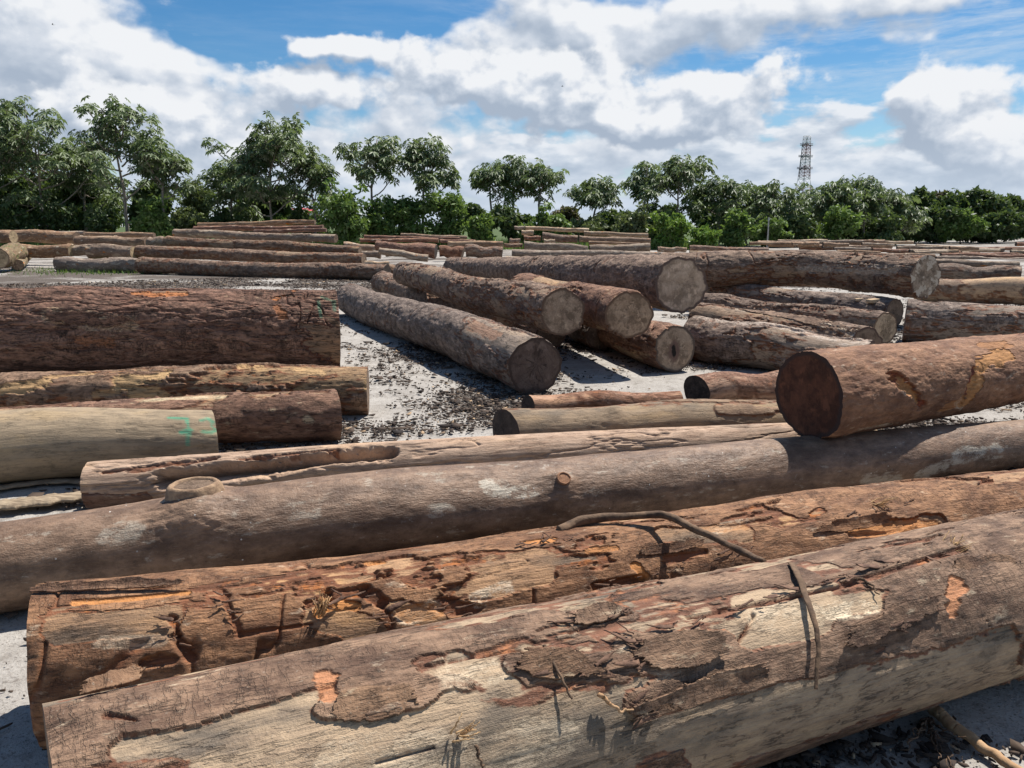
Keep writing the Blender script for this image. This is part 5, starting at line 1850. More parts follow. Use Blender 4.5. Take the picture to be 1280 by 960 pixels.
        md = b.modifiers.new('thickness', 'SOLIDIFY'); md.thickness = .003; md.offset = 0
    for kk, L in enumerate(LOGS):
        if L.get('shreds'): shreds(L['key'], L['shreds'], int(L['shreds'][0][5] * (.3 if L['mat'] == 'tan2' else .6)), 300 + kk)
    def slab(name, pts, w, h, mat, label, cat):
        c = np.array(pts); n = 60; q = catmull(c, np.linspace(0, len(c) - 1, n)); t = np.gradient(q, axis=0); t /= np.linalg.norm(t, axis=1)[:, None]
        sd_ = np.cross(t, [0, 0, 1.]); prof = np.array([(-1, 0), (-.9, .7), (-.3, 1), (.3, .95), (.92, .6), (1, 0), (.5, -.1), (-.5, -.1)])
        nz = fbm(np.stack([np.arange(n)[:, None] * .25 + 0 * prof[None, :, 0], prof[None, :, 0] * 3 + np.zeros((n, 1)), np.zeros((n, len(prof)))], -1), 3, 4) - .5
        pos = q[:, None] + (prof[None, :, 0] * w * (1 + nz * .9))[..., None] * sd_[:, None] + (prof[None, :, 1] * h * (1 + nz * .5))[..., None] * np.array([0, 0, 1.])
        k = len(prof); i = np.arange(n - 1)[:, None] * k; j = np.arange(k)[None]; j2 = (j + 1) % k
        Fq = np.stack([i + j, i + j2, i + k + j2, i + k + j], -1).reshape(-1, 4)
        V = np.concatenate([pos.reshape(-1, 3), pos[0].mean(0)[None], pos[-1].mean(0)[None]])
        tri = np.concatenate([Fq[:, [0, 1, 2]], Fq[:, [0, 2, 3]], np.stack([j2[0], j[0], np.full(k, len(V) - 2)], -1), np.stack([(n - 1) * k + j[0], (n - 1) * k + j2[0], np.full(k, len(V) - 1)], -1)])
        o = mesh_np(name, V, tri, mat, loc=q.mean(0) * [1, 1, 0]); tag(o, label, cat)
    slab('bark_slab', TUBES['slab'], .075, .028, SLAB, 'pale split slab of wood lying on the sand at the left, left end of the split hollow log', 'slab')
    slab('bark_slab', TUBES['slab2'], .035, .018, SLAB, 'thin dark sliver of wood on the sand between the pale log and the split slab', 'slab')
    # wooden wedges on the long dark log at the right
    WED = plain_mat('wedge_wood', (.40, .28, .17), (.52, .39, .25), 8)
    def wedge(loc, sx, sy, sz, rot, label):
        V = np.array([(-1, -1, 0), (1, -1, 0), (1, 1, 0), (-1, 1, 0), (-.95, -1, .7), (.97, -.96, 1), (.95, .97, 1), (-1, .95, .75)]) * [sx, sy, sz]
        Fq = np.array([(3, 2, 1, 0), (4, 5, 6, 7), (0, 1, 5, 4), (1, 2, 6, 5), (2, 3, 7, 6), (3, 0, 4, 7)])
        o = mesh_np('wooden_wedge', V, Fq, WED, loc=(0, 0, 0), smooth=False); o.location = loc; o.rotation_euler = (0, 0, rot)
        md = o.modifiers.new('bevel', 'BEVEL'); md.width = .008; md.segments = 2; tag(o, label, 'wedge')
    for a in [((5.912, 12.549, 0.379), 0.12, 0.06, 0.075, 0.2, 'sunlit sawn wooden wedge under the big upper log at the right, larger of the two'),
 ((5.778, 12.777, 0.384), 0.07, 0.05, 0.055, -0.2, 'smaller sunlit wooden wedge, just left of the larger one under the big upper log')]: wedge(*a)

# ---------------------------------------------------------------- ground
def ground_h(x, y):
    p = np.stack([x, y, x * 0], -1)
    d = np.hypot(x, y)
    near = np.exp(-d / 14)
    return near * (.035 * (fbm(p * 1.1, 4, 51) - .5) + .016 * (fbm(p * 7, 4, 52) - .5)) - .004 + .10 * (fbm(p * .09, 3, 53) - .5) * sstep(6, 30, d)
def litter_field(x, y):
    """how thick bark litter lies: high in the churned middle, low on open sand"""
    p = np.stack([x, y, x * 0], -1)
    return fbm(p * np.array([.55, .9, 1]), 5, 61, .6)
def build_ground():
    m, g, b, out = new_mat('sand_with_litter')
    co = g.new('ShaderNodeTexCoord').outputs['Object']
    lit = g.attr('litter')
    n1 = g.noise(co, 3.2, 8, .7); n2 = g.noise(co, 26, 6, .7); n3 = g.noise(g.scale(co, (.5, 2.2, 1)), 1.4, 7, .68); n4 = g.noise(co, 90, 3, .7)
    sand = g.mix(g.step(n1, .3, .7), (.29, .265, .235), (.40, .372, .335))
    sand = g.mix(g.step(n2, .55, .75, 0, .45), sand, (.25, .215, .18))
    sand = g.mix(g.step(n4, .54, .68, 0, .75), sand, (.09, .072, .058))
    sand = g.mix(g.m('MULTIPLY', g.step(g.noise(co, 9, 7, .75), .50, .66), .55), sand, (.13, .108, .088))
    mud = g.mix(g.step(n2, .3, .7), (.055, .043, .035), (.13, .105, .085))
    f = g.m('ADD', g.m('MULTIPLY', lit, 1.0), g.m('ADD', g.m('MULTIPLY', g.m('SUBTRACT', n3, .5), .55), g.m('MULTIPLY', g.m('SUBTRACT', n2, .5), .80)))
    c = g.mix(g.step(f, .47, .60), sand, mud)
    gr = g.attr('verge')
    grass = g.mix(n2, (.035, .06, .015), (.08, .11, .03))
    c = g.mix(g.step(g.m('ADD', gr, g.m('MULTIPLY', g.m('SUBTRACT', n1, .5), .6)), .45, .6), c, grass)
    g.put(b.inputs['Base Color'], c); b.inputs['Roughness'].default_value = .95
    h = g.m('ADD', g.m('MULTIPLY', n2, .7), g.m('MULTIPLY', n4, .4))
    bp = g.new('ShaderNodeBump', i_Strength=.8, i_Distance=.02, i_Height=h); g.put(b.inputs['Normal'], bp.outputs[0])
    nr, na = 520, 640
    r = np.concatenate([[0.0], .6 * (4200 / .6) ** (np.linspace(0, 1, nr - 1) ** 1.15)])
    a = np.linspace(0, 2 * math.pi, na, endpoint=False)
    Rr, A = np.meshgrid(r, a, indexing='ij'); X = Rr * np.sin(A); Y = Rr * np.cos(A)
    Z = ground_h(X, Y)
    lf = litter_field(X, Y)
    tone = lambda X, Y: (-.075 + .235 * np.exp(-((Y - 25) / 9.0) ** 2) + .12 * sstep(30, 40, Y) + .085 * np.exp(-((X + .9) / 1.3) ** 2 - ((Y - 9.6) / 1.6) ** 2)
        + .07 * np.exp(-((X + .4) / 1.6) ** 2 - ((Y - 13) / 3.5) ** 2) - .02 * np.exp(-((X + 2.) / 1.) ** 2 - ((Y - 2.) / 1.5) ** 2) + .26 * np.exp(-((X - 1.5) / 1.3) ** 2 - ((Y - 1.9) / .8) ** 2))
    lf = lf - .06 + tone(X, Y)
    verge = sstep(54, 60, np.hypot(X * .9, Y) - 1.1 * np.maximum(0, X - 10)) + .75 * np.exp(-(((X + 14.5) / 2.6) ** 2 + ((Y - 29) / 2.2) ** 2))
    V = np.stack([X, Y, Z], -1).reshape(-1, 3)
    i = np.arange(nr - 1)[:, None] * na; j = np.arange(na)[None]; j2 = (j + 1) % na
    Fq = np.stack([i + j, i + na + j, i + na + j2, i + j2], -1).reshape(-1, 4)
    o = mesh_np('ground', V, Fq[:, ::-1], m, attrs=dict(litter=lf.ravel(), verge=verge.ravel()))
    tag(o, kind='structure')
build_ground()

# bark chips and crumbs strewn over the sand (nobody could count them)
def build_debris():
    r = np.random.default_rng(21)
    n = 300000
    d = 1.6 * (26 / 1.6) ** (r.random(n) ** .85); a = r.uniform(-.72, .72, n)
    x = d * np.sin(a); y = d * np.cos(a)
    tone = lambda X, Y: (-.075 + .235 * np.exp(-((Y - 25) / 9.0) ** 2) + .12 * sstep(30, 40, Y) + .085 * np.exp(-((X + .9) / 1.3) ** 2 - ((Y - 9.6) / 1.6) ** 2)
        + .07 * np.exp(-((X + .4) / 1.6) ** 2 - ((Y - 13) / 3.5) ** 2) - .02 * np.exp(-((X + 2.) / 1.) ** 2 - ((Y - 2.) / 1.5) ** 2) + .26 * np.exp(-((X - 1.5) / 1.3) ** 2 - ((Y - 1.9) / .8) ** 2))
    k = litter_field(x, y) - .06 + tone(x, y) + r.normal(0, .07, n)
    s = k > .468
    x, y, d = x[s], y[s], d[s]; n = len(x)
    L = np.exp(r.normal(-4.7, .65, n)) * (1 + .03 * d); W = L * r.uniform(.2, .6, n); rot = r.uniform(0, 6.28, n)
    base = np.array([(-1, -.25), (-.5, -1), (.35, -.8), (1, -.1), (.45, .9), (-.55, .75)])
    P = base[None] * (1 + r.uniform(-.35, .35, (n, 6, 2)))
    lx = P[..., 0] * L[:, None]; ly = P[..., 1] * W[:, None]
    c, s_ = np.cos(rot)[:, None], np.sin(rot)[:, None]
    gx = x[:, None] + lx * c - ly * s_; gy = y[:, None] + lx * s_ + ly * c
    tx, ty = r.normal(0, .25, n)[:, None], r.normal(0, .25, n)[:, None]
    gz = ground_h(x, y)[:, None] + .004 + np.abs(lx * tx + ly * ty) + r.uniform(0, .012, n)[:, None]
    th = r.uniform(.002, .008, n)[:, None] * (1 + .05 * d[:, None])
    top = np.stack([gx, gy, gz + th], -1); bot = np.stack([gx, gy, gz], -1)
    V = np.concatenate([top, bot], 1).reshape(-1, 3)
    o = np.arange(n)[:, None] * 12
    fs = []
    for q in ((0, 1, 2, 3), (0, 3, 4, 5)): fs.append(o + np.array(q))
    for i in range(6): fs.append(o + np.array((i + 6, (i + 1) % 6 + 6, (i + 1) % 6, i)))
    tint = np.repeat(r.random(n), 12)
    m, g, b, out = new_mat('bark_chips')
    t = g.attr('tint')
    ramp = g.mix(g.step(t, .0, .7), (.020, .015, .013), (.075, .052, .038)); ramp = g.mix(g.step(t, .93, .98), ramp, (.40, .28, .17))
    g.put(b.inputs['Base Color'], ramp); b.inputs['Roughness'].default_value = .9
    ob = mesh_np('bark_litter', V, np.concatenate(fs), m, attrs=dict(tint=tint), smooth=False)
    tag(ob, 'dark chips and crumbs of bark strewn over the pale sand', 'bark litter', kind='stuff')
if 'logs' not in FAST: build_debris()

# ---------------------------------------------------------------- vegetation
def leaf_mat(name, ca, cb, under, trans=.35, rough=.45):
    m, g, b, out = new_mat(name)
    t = g.attr('tint')
    c = g.mix(t, ca, cb)
    back = g.new('ShaderNodeNewGeometry').outputs['Backfacing']
    c2 = g.mix(back, c, under)
    g.put(b.inputs['Base Color'], c2); b.inputs['Roughness'].default_value = rough
    b.inputs['Specular IOR Level'].default_value = .5
    tr = g.new('ShaderNodeBsdfTranslucent'); g.put(tr.inputs['Color'], g.mix(.5, c, (.16, .22, .03)))
    mx = g.new('ShaderNodeMixShader'); mx.inputs[0].default_value = trans
    g.l.new(b.outputs[0], mx.inputs[1]); g.l.new(tr.outputs[0], mx.inputs[2]); g.l.new(mx.outputs[0], out.inputs[0])
    return m
LM = dict(
 umbrella=leaf_mat('big_lobed_leaves', (.065, .108, .038), (.155, .210, .085), (.27, .31, .23), .36, .52),
 dark=leaf_mat('dark_leaves', (.030, .062, .017), (.075, .125, .034), (.10, .135, .06), .32, .55),
 mid=leaf_mat('mid_green_leaves', (.075, .150, .026), (.165, .260, .055), (.14, .21, .08), .42, .55),
 bright=leaf_mat('bright_green_leaves', (.10, .20, .024), (.19, .31, .045), (.17, .24, .08), .4, .5),
 pale=leaf_mat('pale_olive_leaves', (.10, .135, .042), (.18, .21, .078), (.12, .14, .08), .3, .55),
 brown=leaf_mat('brown_tinged_leaves', (.075, .060, .030), (.120, .085, .045), (.10, .08, .05), .25, .6),
)
TRUNK = plain_mat('pale_trunk_bark', (.16, .135, .11), (.30, .26, .215), 6, stretch=(3, 3, .6))
TRUNKD = plain_mat('dark_trunk_bark', (.05, .04, .03), (.11, .09, .07), 6)

def rosettes(C, r, scale, nleaf=9, droop=.55):
    """big palmate leaves radiating from each centre C (n,3) on long stalks"""
    n = len(C); N = n * nleaf
    cen = np.repeat(C, nleaf, 0)
    az = r.uniform(0, 2 * math.pi, N); el = r.normal(.02, .45, N)
    st = scale * r.uniform(.55, 1.25, N)
    dirv = np.stack([np.cos(az) * np.cos(el), np.sin(az) * np.cos(el), np.sin(el)], -1)
    base = cen + dirv * st[:, None]
    out = np.stack([np.cos(az), np.sin(az), -droop - r.uniform(0, .6, N)], -1); out /= np.linalg.norm(out, axis=1)[:, None]
    sidev = np.stack([-np.sin(az), np.cos(az), r.normal(0, .3, N)], -1); sidev /= np.linalg.norm(sidev, axis=1)[:, None]
    nrm = np.cross(out, sidev); nrm /= np.linalg.norm(nrm, axis=1)[:, None]
    R = scale * r.uniform(.55, .95, N)
    lob = 7; ang = np.linspace(-2.35, 2.35, lob); ln = np.array([.62, .85, .97, 1.05, .97, .85, .62])
    V = np.zeros((N, 1 + lob * 3, 3)); V[:, 0] = base
    for k in range(lob):
        for q, (da, f, dz) in enumerate(((-.26, .62, .05), (0, 1.0, -.16), (.26, .62, .05))):
            a = ang[k] + da
            V[:, 1 + 3 * k + q] = base + (R * f * ln[k])[:, None] * (math.cos(a) * out + math.sin(a) * sidev) + (R * dz)[:, None] * nrm
    nv = 1 + lob * 3; o = (np.arange(N) * nv)[:, None]
    tr = []
    for k in range(lob):
        i = 1 + 3 * k
        tr.append(o + np.array((0, i, i + 1))); tr.append(o + np.array((0, i + 1, i + 2)))
    T = np.concatenate(tr)
    # face the upper side up
    tint = np.repeat(np.clip(r.normal(.5, .28, N), 0, 1), nv)
    V = V.reshape(-1, 3)
    p = V[T]; nz = np.cross(p[:, 1] - p[:, 0], p[:, 2] - p[:, 0])[:, 2]
    fl = nz < 0; T[fl] = T[fl][:, ::-1]
    return V, T, tint

def leaves(C, size, r, per, spread):
    """small leaf blades scattered in clumps round the centres C; leaf blades hang outward and down"""
    n = len(C); N = n * per
    cen = np.repeat(C, per, 0)
    d = r.normal(0, 1, (N, 3)); d /= np.linalg.norm(d, axis=1)[:, None]
    sp = np.repeat(spread if np.ndim(spread) else np.full(n, spread), per)
    p = cen + d * (sp * r.random(N) ** .5)[:, None] * np.array([1.1, 1.1, .75])
    u = d + r.normal(0, .7, (N, 3)) + np.array([0, 0, -.35]); u /= np.linalg.norm(u, axis=1)[:, None]
    w = np.cross(u, r.normal(0, 1, (N, 3))); w /= np.linalg.norm(w, axis=1)[:, None]
    s = size * r.uniform(.6, 1.4, N)[:, None]
    V = np.stack([p - u * s, p + w * s * .48, p + u * s, p - w * s * .48], 1).reshape(-1, 3)
    o = np.arange(N)[:, None] * 4
    T = np.concatenate([o + np.array((0, 1, 2)), o + np.array((0, 2, 3))])
    tint = np.repeat(np.clip(r.normal(.5, .27, N), 0, 1) * .7 + .3 * np.repeat(r.random(n), per), 4)
    q = V[T]; nz = np.cross(q[:, 1] - q[:, 0], q[:, 2] - q[:, 0])[:, 2]
    fl = nz < 0; T[fl] = T[fl][:, ::-1]
    return V, T, tint

def limbs(base, r, specs):
    VV, FF, off = [], [], 0
    for pts, r0, r1 in specs:
        V, F_ = tube(None, pts, r0, r1, None, seed=int(r.integers(99)), wob=.12, n=14, k=7)
        VV.append(V); FF.append(F_ + off); off += len(V)
    return np.concatenate(VV), np.concatenate(FF)

def umbrella_tree(x, y, H, wid, low, dens, label, seed, group=None):
    """slim trunk that forks into upswept limbs, whorls of big drooping lobed leaves at the twig tips"""
    r = np.random.default_rng(seed); base = np.array([x, y, 0.])
    o = empty('umbrella_tree', base); tag(o, label, 'tree', group)
    specs = []; tips = []
    fork = H * low; lean = r.normal(0, .035, 2) * H
    top = np.array([lean[0], lean[1], H * .965])
    f = np.array([lean[0] * .4, lean[1] * .4, fork])
    r0 = .011 * H + .04
    specs.append(([np.zeros(3), f * .5 + r.normal(0, .1, 3) * [1, 1, 0], f, (f + top) / 2 + r.normal(0, .15, 3), top], r0, .035))
    tips += [top]
    nl = max(6, int(dens * 5.4))
    for k in range(nl):
        t = (k + .5) / nl; a = k * 2.4 + r.uniform(-.4, .4)
        st = f * (1 - t * .75) + top * t * .75 if t > .12 else f * r.uniform(.75, 1)
        reach = wid * .5 * (1 - .55 * t ** 1.5) * r.uniform(.7, 1.08)
        e = np.array([lean[0] * t + math.cos(a) * reach, lean[1] * t + math.sin(a) * reach * .8, st[2] + (H - st[2]) * r.uniform(.02, .60)])
        mid = st * .5 + e * .5 + np.array([0, 0, -.08 * H * r.random()])
        specs.append(([st, mid, e], r0 * .42, .03)); tips.append(e)
        for q in range(int(r.integers(2, 4))):
            tt = r.uniform(.45, 1); p0 = st * (1 - tt) ** 2 + 2 * mid * tt * (1 - tt) + e * tt * tt
            e2 = p0 + np.array([r.normal(0, .13) * wid, r.normal(0, .12) * wid, abs(r.normal(.05, .05)) * H])
            specs.append(([p0, (p0 + e2) / 2 + [0, 0, -.1], e2], r0 * .2, .018)); tips.append(e2)
            if r.random() < .6: tips.append((p0 + e2) / 2 + r.normal(0, .25, 3))
    V, F_ = limbs(base, r, specs)
    mesh_np('trunk', V, F_, TRUNK, parent=o)
    C = np.array(tips); C[:, 2] = np.minimum(C[:, 2], H * .97)
    extra = C[r.integers(0, len(C), int(len(C) * dens * .10))] + r.normal(0, 1, (int(len(C) * dens * .10), 3)) * np.array([.055 * wid, .055 * wid, .035 * H])
    C = np.concatenate([C, extra])
    C[:, 2] = np.minimum(C[:, 2], H * .97)
    V, T, tint = rosettes(C, r, .60, 7)
    mesh_np('crown', V, T, LM['umbrella'], parent=o, attrs=dict(tint=tint), smooth=False)
    return o

def leafy(name, x, y, H, wx, wy, kind, label, cat, seed, size=.15, clumps=110, per=46, low=.0, group=None, shape=1.0):
    r = np.random.default_rng(seed); base = np.array([x, y, 0.])
    o = empty(name, base); tag(o, label, cat, group)
    bush = cat == 'bush'; nb = int(r.integers(8, 13)) if bush else int(r.integers(5, 9)); cz = H * (low + (1 - low) * .5)
    # crown = several uneven lobes, each filled with leaf clumps
    lob = []
    for k in range(nb):
        a = r.uniform(0, 6.28); f = r.uniform(.1, .62)
        lob.append((math.cos(a) * f * wx * .5, math.sin(a) * f * wy * .5, H * (low + (1 - low) * (r.uniform(.15, .86) if bush else r.uniform(.25, .74))), r.uniform(.16, .44) if bush else r.uniform(.30, .52)))
    lob.append((r.normal(0, .06) * wx, 0, H * .74, .36))
    C = []
    for k in range(clumps):
        lx, ly, lz, lr = lob[int(r.integers(len(lob)))]
        d = r.normal(0, 1, 3); d /= np.linalg.norm(d); rad = lr * (r.random() ** .35)
        C.append((lx + d[0] * rad * wx * .55, ly + d[1] * rad * wy * .55, lz + d[2] * rad * H * (1 - low) * .62))
    C = np.array(C)
    if bush:                                   # loose shoots breaking the outline
        up_ = r.random(len(C)) < .14; C[up_, 2] += r.uniform(.05, .28, up_.sum()) * H; C[up_, 0] += r.normal(0, .12, up_.sum()) * wx
        H_ = H * 1.12
    else: H_ = H
    C[:, 2] = np.clip(C[:, 2], .12 * H if low == 0 else low * H, H_ * .97)
    V, T, tint = leaves(C, size, r, per, .055 * (wx + H) * r.uniform(.6, 1.6 if bush else 1.3, len(C)))
    V[:, 2] = np.maximum(V[:, 2], .03)
    specs = [([np.zeros(3), np.array([r.normal(0, .1), 0, H * .3]), np.array([r.normal(0, .2), 0, H * .62])], .012 * H + .03, .03)]
    for k in range(6):
        c = C[int(r.integers(len(C)))]; st = np.array([0, 0, H * r.uniform(.15, .45)])
        specs.append(([st, (st + c) / 2 + [0, 0, -.1], c], .008 * H + .015, .012))
    tv, tf = limbs(base, r, specs)
    mesh_np('trunk' if cat == 'tree' else 'stems', tv, tf, TRUNKD, parent=o)
    mesh_np('crown' if cat == 'tree' else 'foliage', V, T, LM[kind], parent=o, attrs=dict(tint=tint), smooth=False)
    return o

if 'trees' not in FAST:
    for k, t in enumerate(TREES['umbrella']): umbrella_tree(*t, seed=100 + k, group='umbrella trees along the far edge of the yard')
    for k, t in enumerate(TREES['leafy']): leafy(*t[:9], 200 + k, **t[9])
    # rough grass along the far edge
    r = np.random.default_rng(77); n = 42000
    x = r.uniform(-60, 14, n); y = r.uniform(54, 63, n) + np.maximum(0, x - 12) * .35
    s = fbm(np.stack([x * .3, y * .5, x * 0], -1), 3, 5) > .42; x, y = x[s], y[s]; n = len(x)
    h = r.uniform(.25, .8, n) * np.where(x > 14, .6, 1); a = r.uniform(0, 6.28, n); w = .035
    tip = np.stack([x + r.normal(0, .22, n), y + r.normal(0, .22, n), h], -1)
    V = np.stack([np.stack([x - w * np.cos(a), y - w * np.sin(a), 0 * x - .05], -1), np.stack([x + w * np.cos(a), y + w * np.sin(a), 0 * x - .05], -1), tip], 1).reshape(-1, 3)
    # small mossy tuft patch by the left heap
    n2 = 2500; x2 = r.normal(-14.5, 1.5, n2); y2 = r.normal(29, 1.3, n2); a2 = r.uniform(0, 6.28, n2); h2 = r.uniform(.04, .16, n2)
    V2 = np.stack([np.stack([x2 - .02 * np.cos(a2), y2 - .02 * np.sin(a2), 0 * x2 - .05], -1), np.stack([x2 + .02 * np.cos(a2), y2 + .02 * np.sin(a2), 0 * x2 - .05], -1), np.stack([x2 + r.normal(0, .05, n2), y2 + r.normal(0, .05, n2), h2], -1)], 1).reshape(-1, 3)
    V = np.concatenate([V, V2]); n += n2
    g_ = mesh_np('rough_grass', V, np.arange(n * 3).reshape(-1, 3), LM['mid'], attrs=dict(tint=np.repeat(r.random(n), 3)), smooth=False)
    tag(g_, 'rough green grass along the foot of the trees', 'grass', kind='stuff')

# ---------------------------------------------------------------- lattice tower, post, house, birds
def bars(segs, w):
    VV, FF, off = [], [], 0
    for a, b in segs:
        a = np.array(a, float); b = np.array(b, float); t = b - a; t /= np.linalg.norm(t)
        u = np.cross(t, [.3, .2, .93]); u /= np.linalg.norm(u); v = np.cross(t, u)
        c = [(-1, -1), (1, -1), (1, 1), (-1, 1)]
        V = np.array([p + w * (x * u + y * v) for p in (a, b) for x, y in c])
        F_ = np.array([(0, 1, 2, 3), (7, 6, 5, 4), (0, 4, 5, 1), (1, 5, 6, 2), (2, 6, 7, 3), (3, 7, 4, 0)])
        VV.append(V); FF.append(F_ + off); off += 8
    return np.concatenate(VV), np.concatenate(FF)
def build_tower(x, y, H):
    st, g, b, out = new_mat('red_white_lattice_steel')
    z = g.new('ShaderNodeSeparateXYZ', i_0=g.new('ShaderNodeTexCoord').outputs['Object']).outputs[2]
    band = g.m('GREATER_THAN', g.m('FRACT', g.m('MULTIPLY', z, .125)), .5)
    g.put(b.inputs['Base Color'], g.mix(band, (.72, .70, .70), (.50, .30, .28))); b.inputs['Roughness'].default_value = .5
    dk = plain_mat('galvanised_steel', (.10, .10, .11), (.2, .2, .21), 3)
    o = empty('lattice_tower', (x, y, 0)); o.rotation_euler = (0, 0, .5); tag(o, 'tall red and white lattice steel tower rising behind the trees at the right', 'tower')
    W = lambda z: np.interp(z, [0, H * .55, H * .78, H], [3.7, 1.55, 1.2, .9])
    cor = [(-1, -1), (1, -1), (1, 1), (-1, 1)]
    P = lambda c, z: (c[0] * W(z) , c[1] * W(z), z)
    zs = list(np.linspace(0, H * .55, 7)) + list(np.linspace(H * .55, H, 14))[1:]
    for c in cor:
        V, F_ = bars([(P(c, a), P(c, b)) for a, b in zip(zs, zs[1:])], .085); mesh_np('leg', V, F_, st, parent=o, smooth=False)
    for k in range(4):
        c, d = cor[k], cor[(k + 1) % 4]; sg = []
        for a, b in zip(zs, zs[1:]): sg += [(P(c, a), P(d, b)), (P(d, a), P(c, b)), (P(c, b), P(d, b))]
        V, F_ = bars(sg, .042); mesh_np('bracing', V, F_, st, parent=o, smooth=False)
    for f, e in ((.66, 5.1), (.785, 4.8), (.905, 4.6)):
        zz = H * f; ex = W(zz) * 1.0 + 1.25
        sg = []
        for sy in (-1, 1):
            sg += [((-ex, sy * W(zz), zz), (ex, sy * W(zz), zz)), ((-ex, sy * W(zz), zz + .5), (ex, sy * W(zz), zz + .5))]
        for sx in (-1, 1): sg += [((sx * ex, -W(zz), zz), (sx * ex, W(zz), zz)), ((sx * ex, 0, zz), (sx * W(zz), 0, zz - 1.2))]
        V, F_ = bars(sg, .09); mesh_np('crossarm', V, F_, dk, parent=o, smooth=False)
        for sx in (-1, 1):
            V, F_ = tube(None, [(sx * ex, 0, zz), (sx * ex, 0, zz - 1.8), (sx * ex, 0, zz - 3.6)], .13, .13, None, n=16, k=8); mesh_np('insulator', V, F_, dk, parent=o)

build_tower(110.40, 300.00, 34.72)
def build_post(x, y, h):
    m = plain_mat('weathered_post', (.30, .29, .27), (.45, .44, .41), 9)
    o = empty('post', (x, y, 0)); tag(o, 'thin pale post with a small cap before the trees, left of the tower', 'post')
    V, F_ = tube(None, [(0, 0, -.1), (0.01, 0, h * .5), (0, 0, h - .2)], .055, .045, None, n=14, k=10); mesh_np('shaft', V, F_, m, parent=o)
    V, F_ = tube(None, [(0, 0, h - .22), (0, 0, h - .1), (0, 0, h)], .07, .05, None, n=8, k=12); mesh_np('cap', V, F_, plain_mat('white_cap', (.4, .4, .38), (.5, .5, .48), 5), parent=o)
build_post(18.63, 57.00, 2.23)
def build_house(x, y):
    o = empty('house', (x, y, 0)); tag(o, 'small house with a red roof glimpsed between the trunks behind the back left stack', 'house')
    w, d, h, rz = 2.9, 3.0, 2.5, 3.35
    V = np.array([(-w, -d, -.1), (w, -d, -.1), (w, d, -.1), (-w, d, -.1), (-w, -d, h), (w, -d, h), (w, d, h), (-w, d, h), (-w, 0, rz - .08), (w, 0, rz - .08)])
    T = [(0, 1, 5, 4), (2, 3, 7, 6), (1, 2, 6, 5), (3, 0, 4, 7), (5, 6, 9, 9), (7, 4, 8, 8)]
    T = np.array([t for q in T for t in ((q[0], q[1], q[2]), (q[0], q[2], q[3])) if len(set(t)) == 3])
    mesh_np('wall', V, T, plain_mat('painted_wall', (.62, .60, .56), (.72, .70, .66), 3), parent=o, smooth=False)
    e = .35
    V = []
    for s in (-1, 1):
        for dz in (0, .07): V += [(-w - e, s * (d + e), h - .12 + dz), (w + e, s * (d + e), h - .12 + dz), (w + e, 0, rz + dz), (-w - e, 0, rz + dz)]
    V = np.array(V); F_ = []
    for b in (0, 8): F_ += [(b, b + 1, b + 2, b + 3), (b + 7, b + 6, b + 5, b + 4), (b, b + 4, b + 5, b + 1), (b + 1, b + 5, b + 6, b + 2), (b + 3, b + 2, b + 6, b + 7), (b, b + 3, b + 7, b + 4)]
    mesh_np('roof', V, np.array(F_), plain_mat('red_sheet_roof', (.42, .06, .08), (.52, .10, .12), 4), parent=o, smooth=False)
    def panel(name, x0, x1, z0, z1, mat, par, y=-d - .03):
        V = np.array([(x0, y, z0), (x1, y, z0), (x1, y, z1), (x0, y, z1), (x0, y + .04, z0), (x1, y + .04, z0), (x1, y + .04, z1), (x0, y + .04, z1)])
        return mesh_np(name, V, np.array([(0, 1, 2, 3), (7, 6, 5, 4), (0, 4, 5, 1), (1, 5, 6, 2), (2, 6, 7, 3), (3, 7, 4, 0)]), mat, parent=par, smooth=False)
    dm = plain_mat('dark_door', (.06, .05, .045), (.1, .085, .07), 4); gm = plain_mat('window_glass', (.03, .04, .05), (.05, .06, .07), 2, rough=.15)
    panel('door', -.5, .5, 0, 2.0, dm, o)
    for a in (-2.1, 1.2): panel('window', a, a + .9, 1.0, 1.9, gm, o)
build_house(-23.41, 80.00)


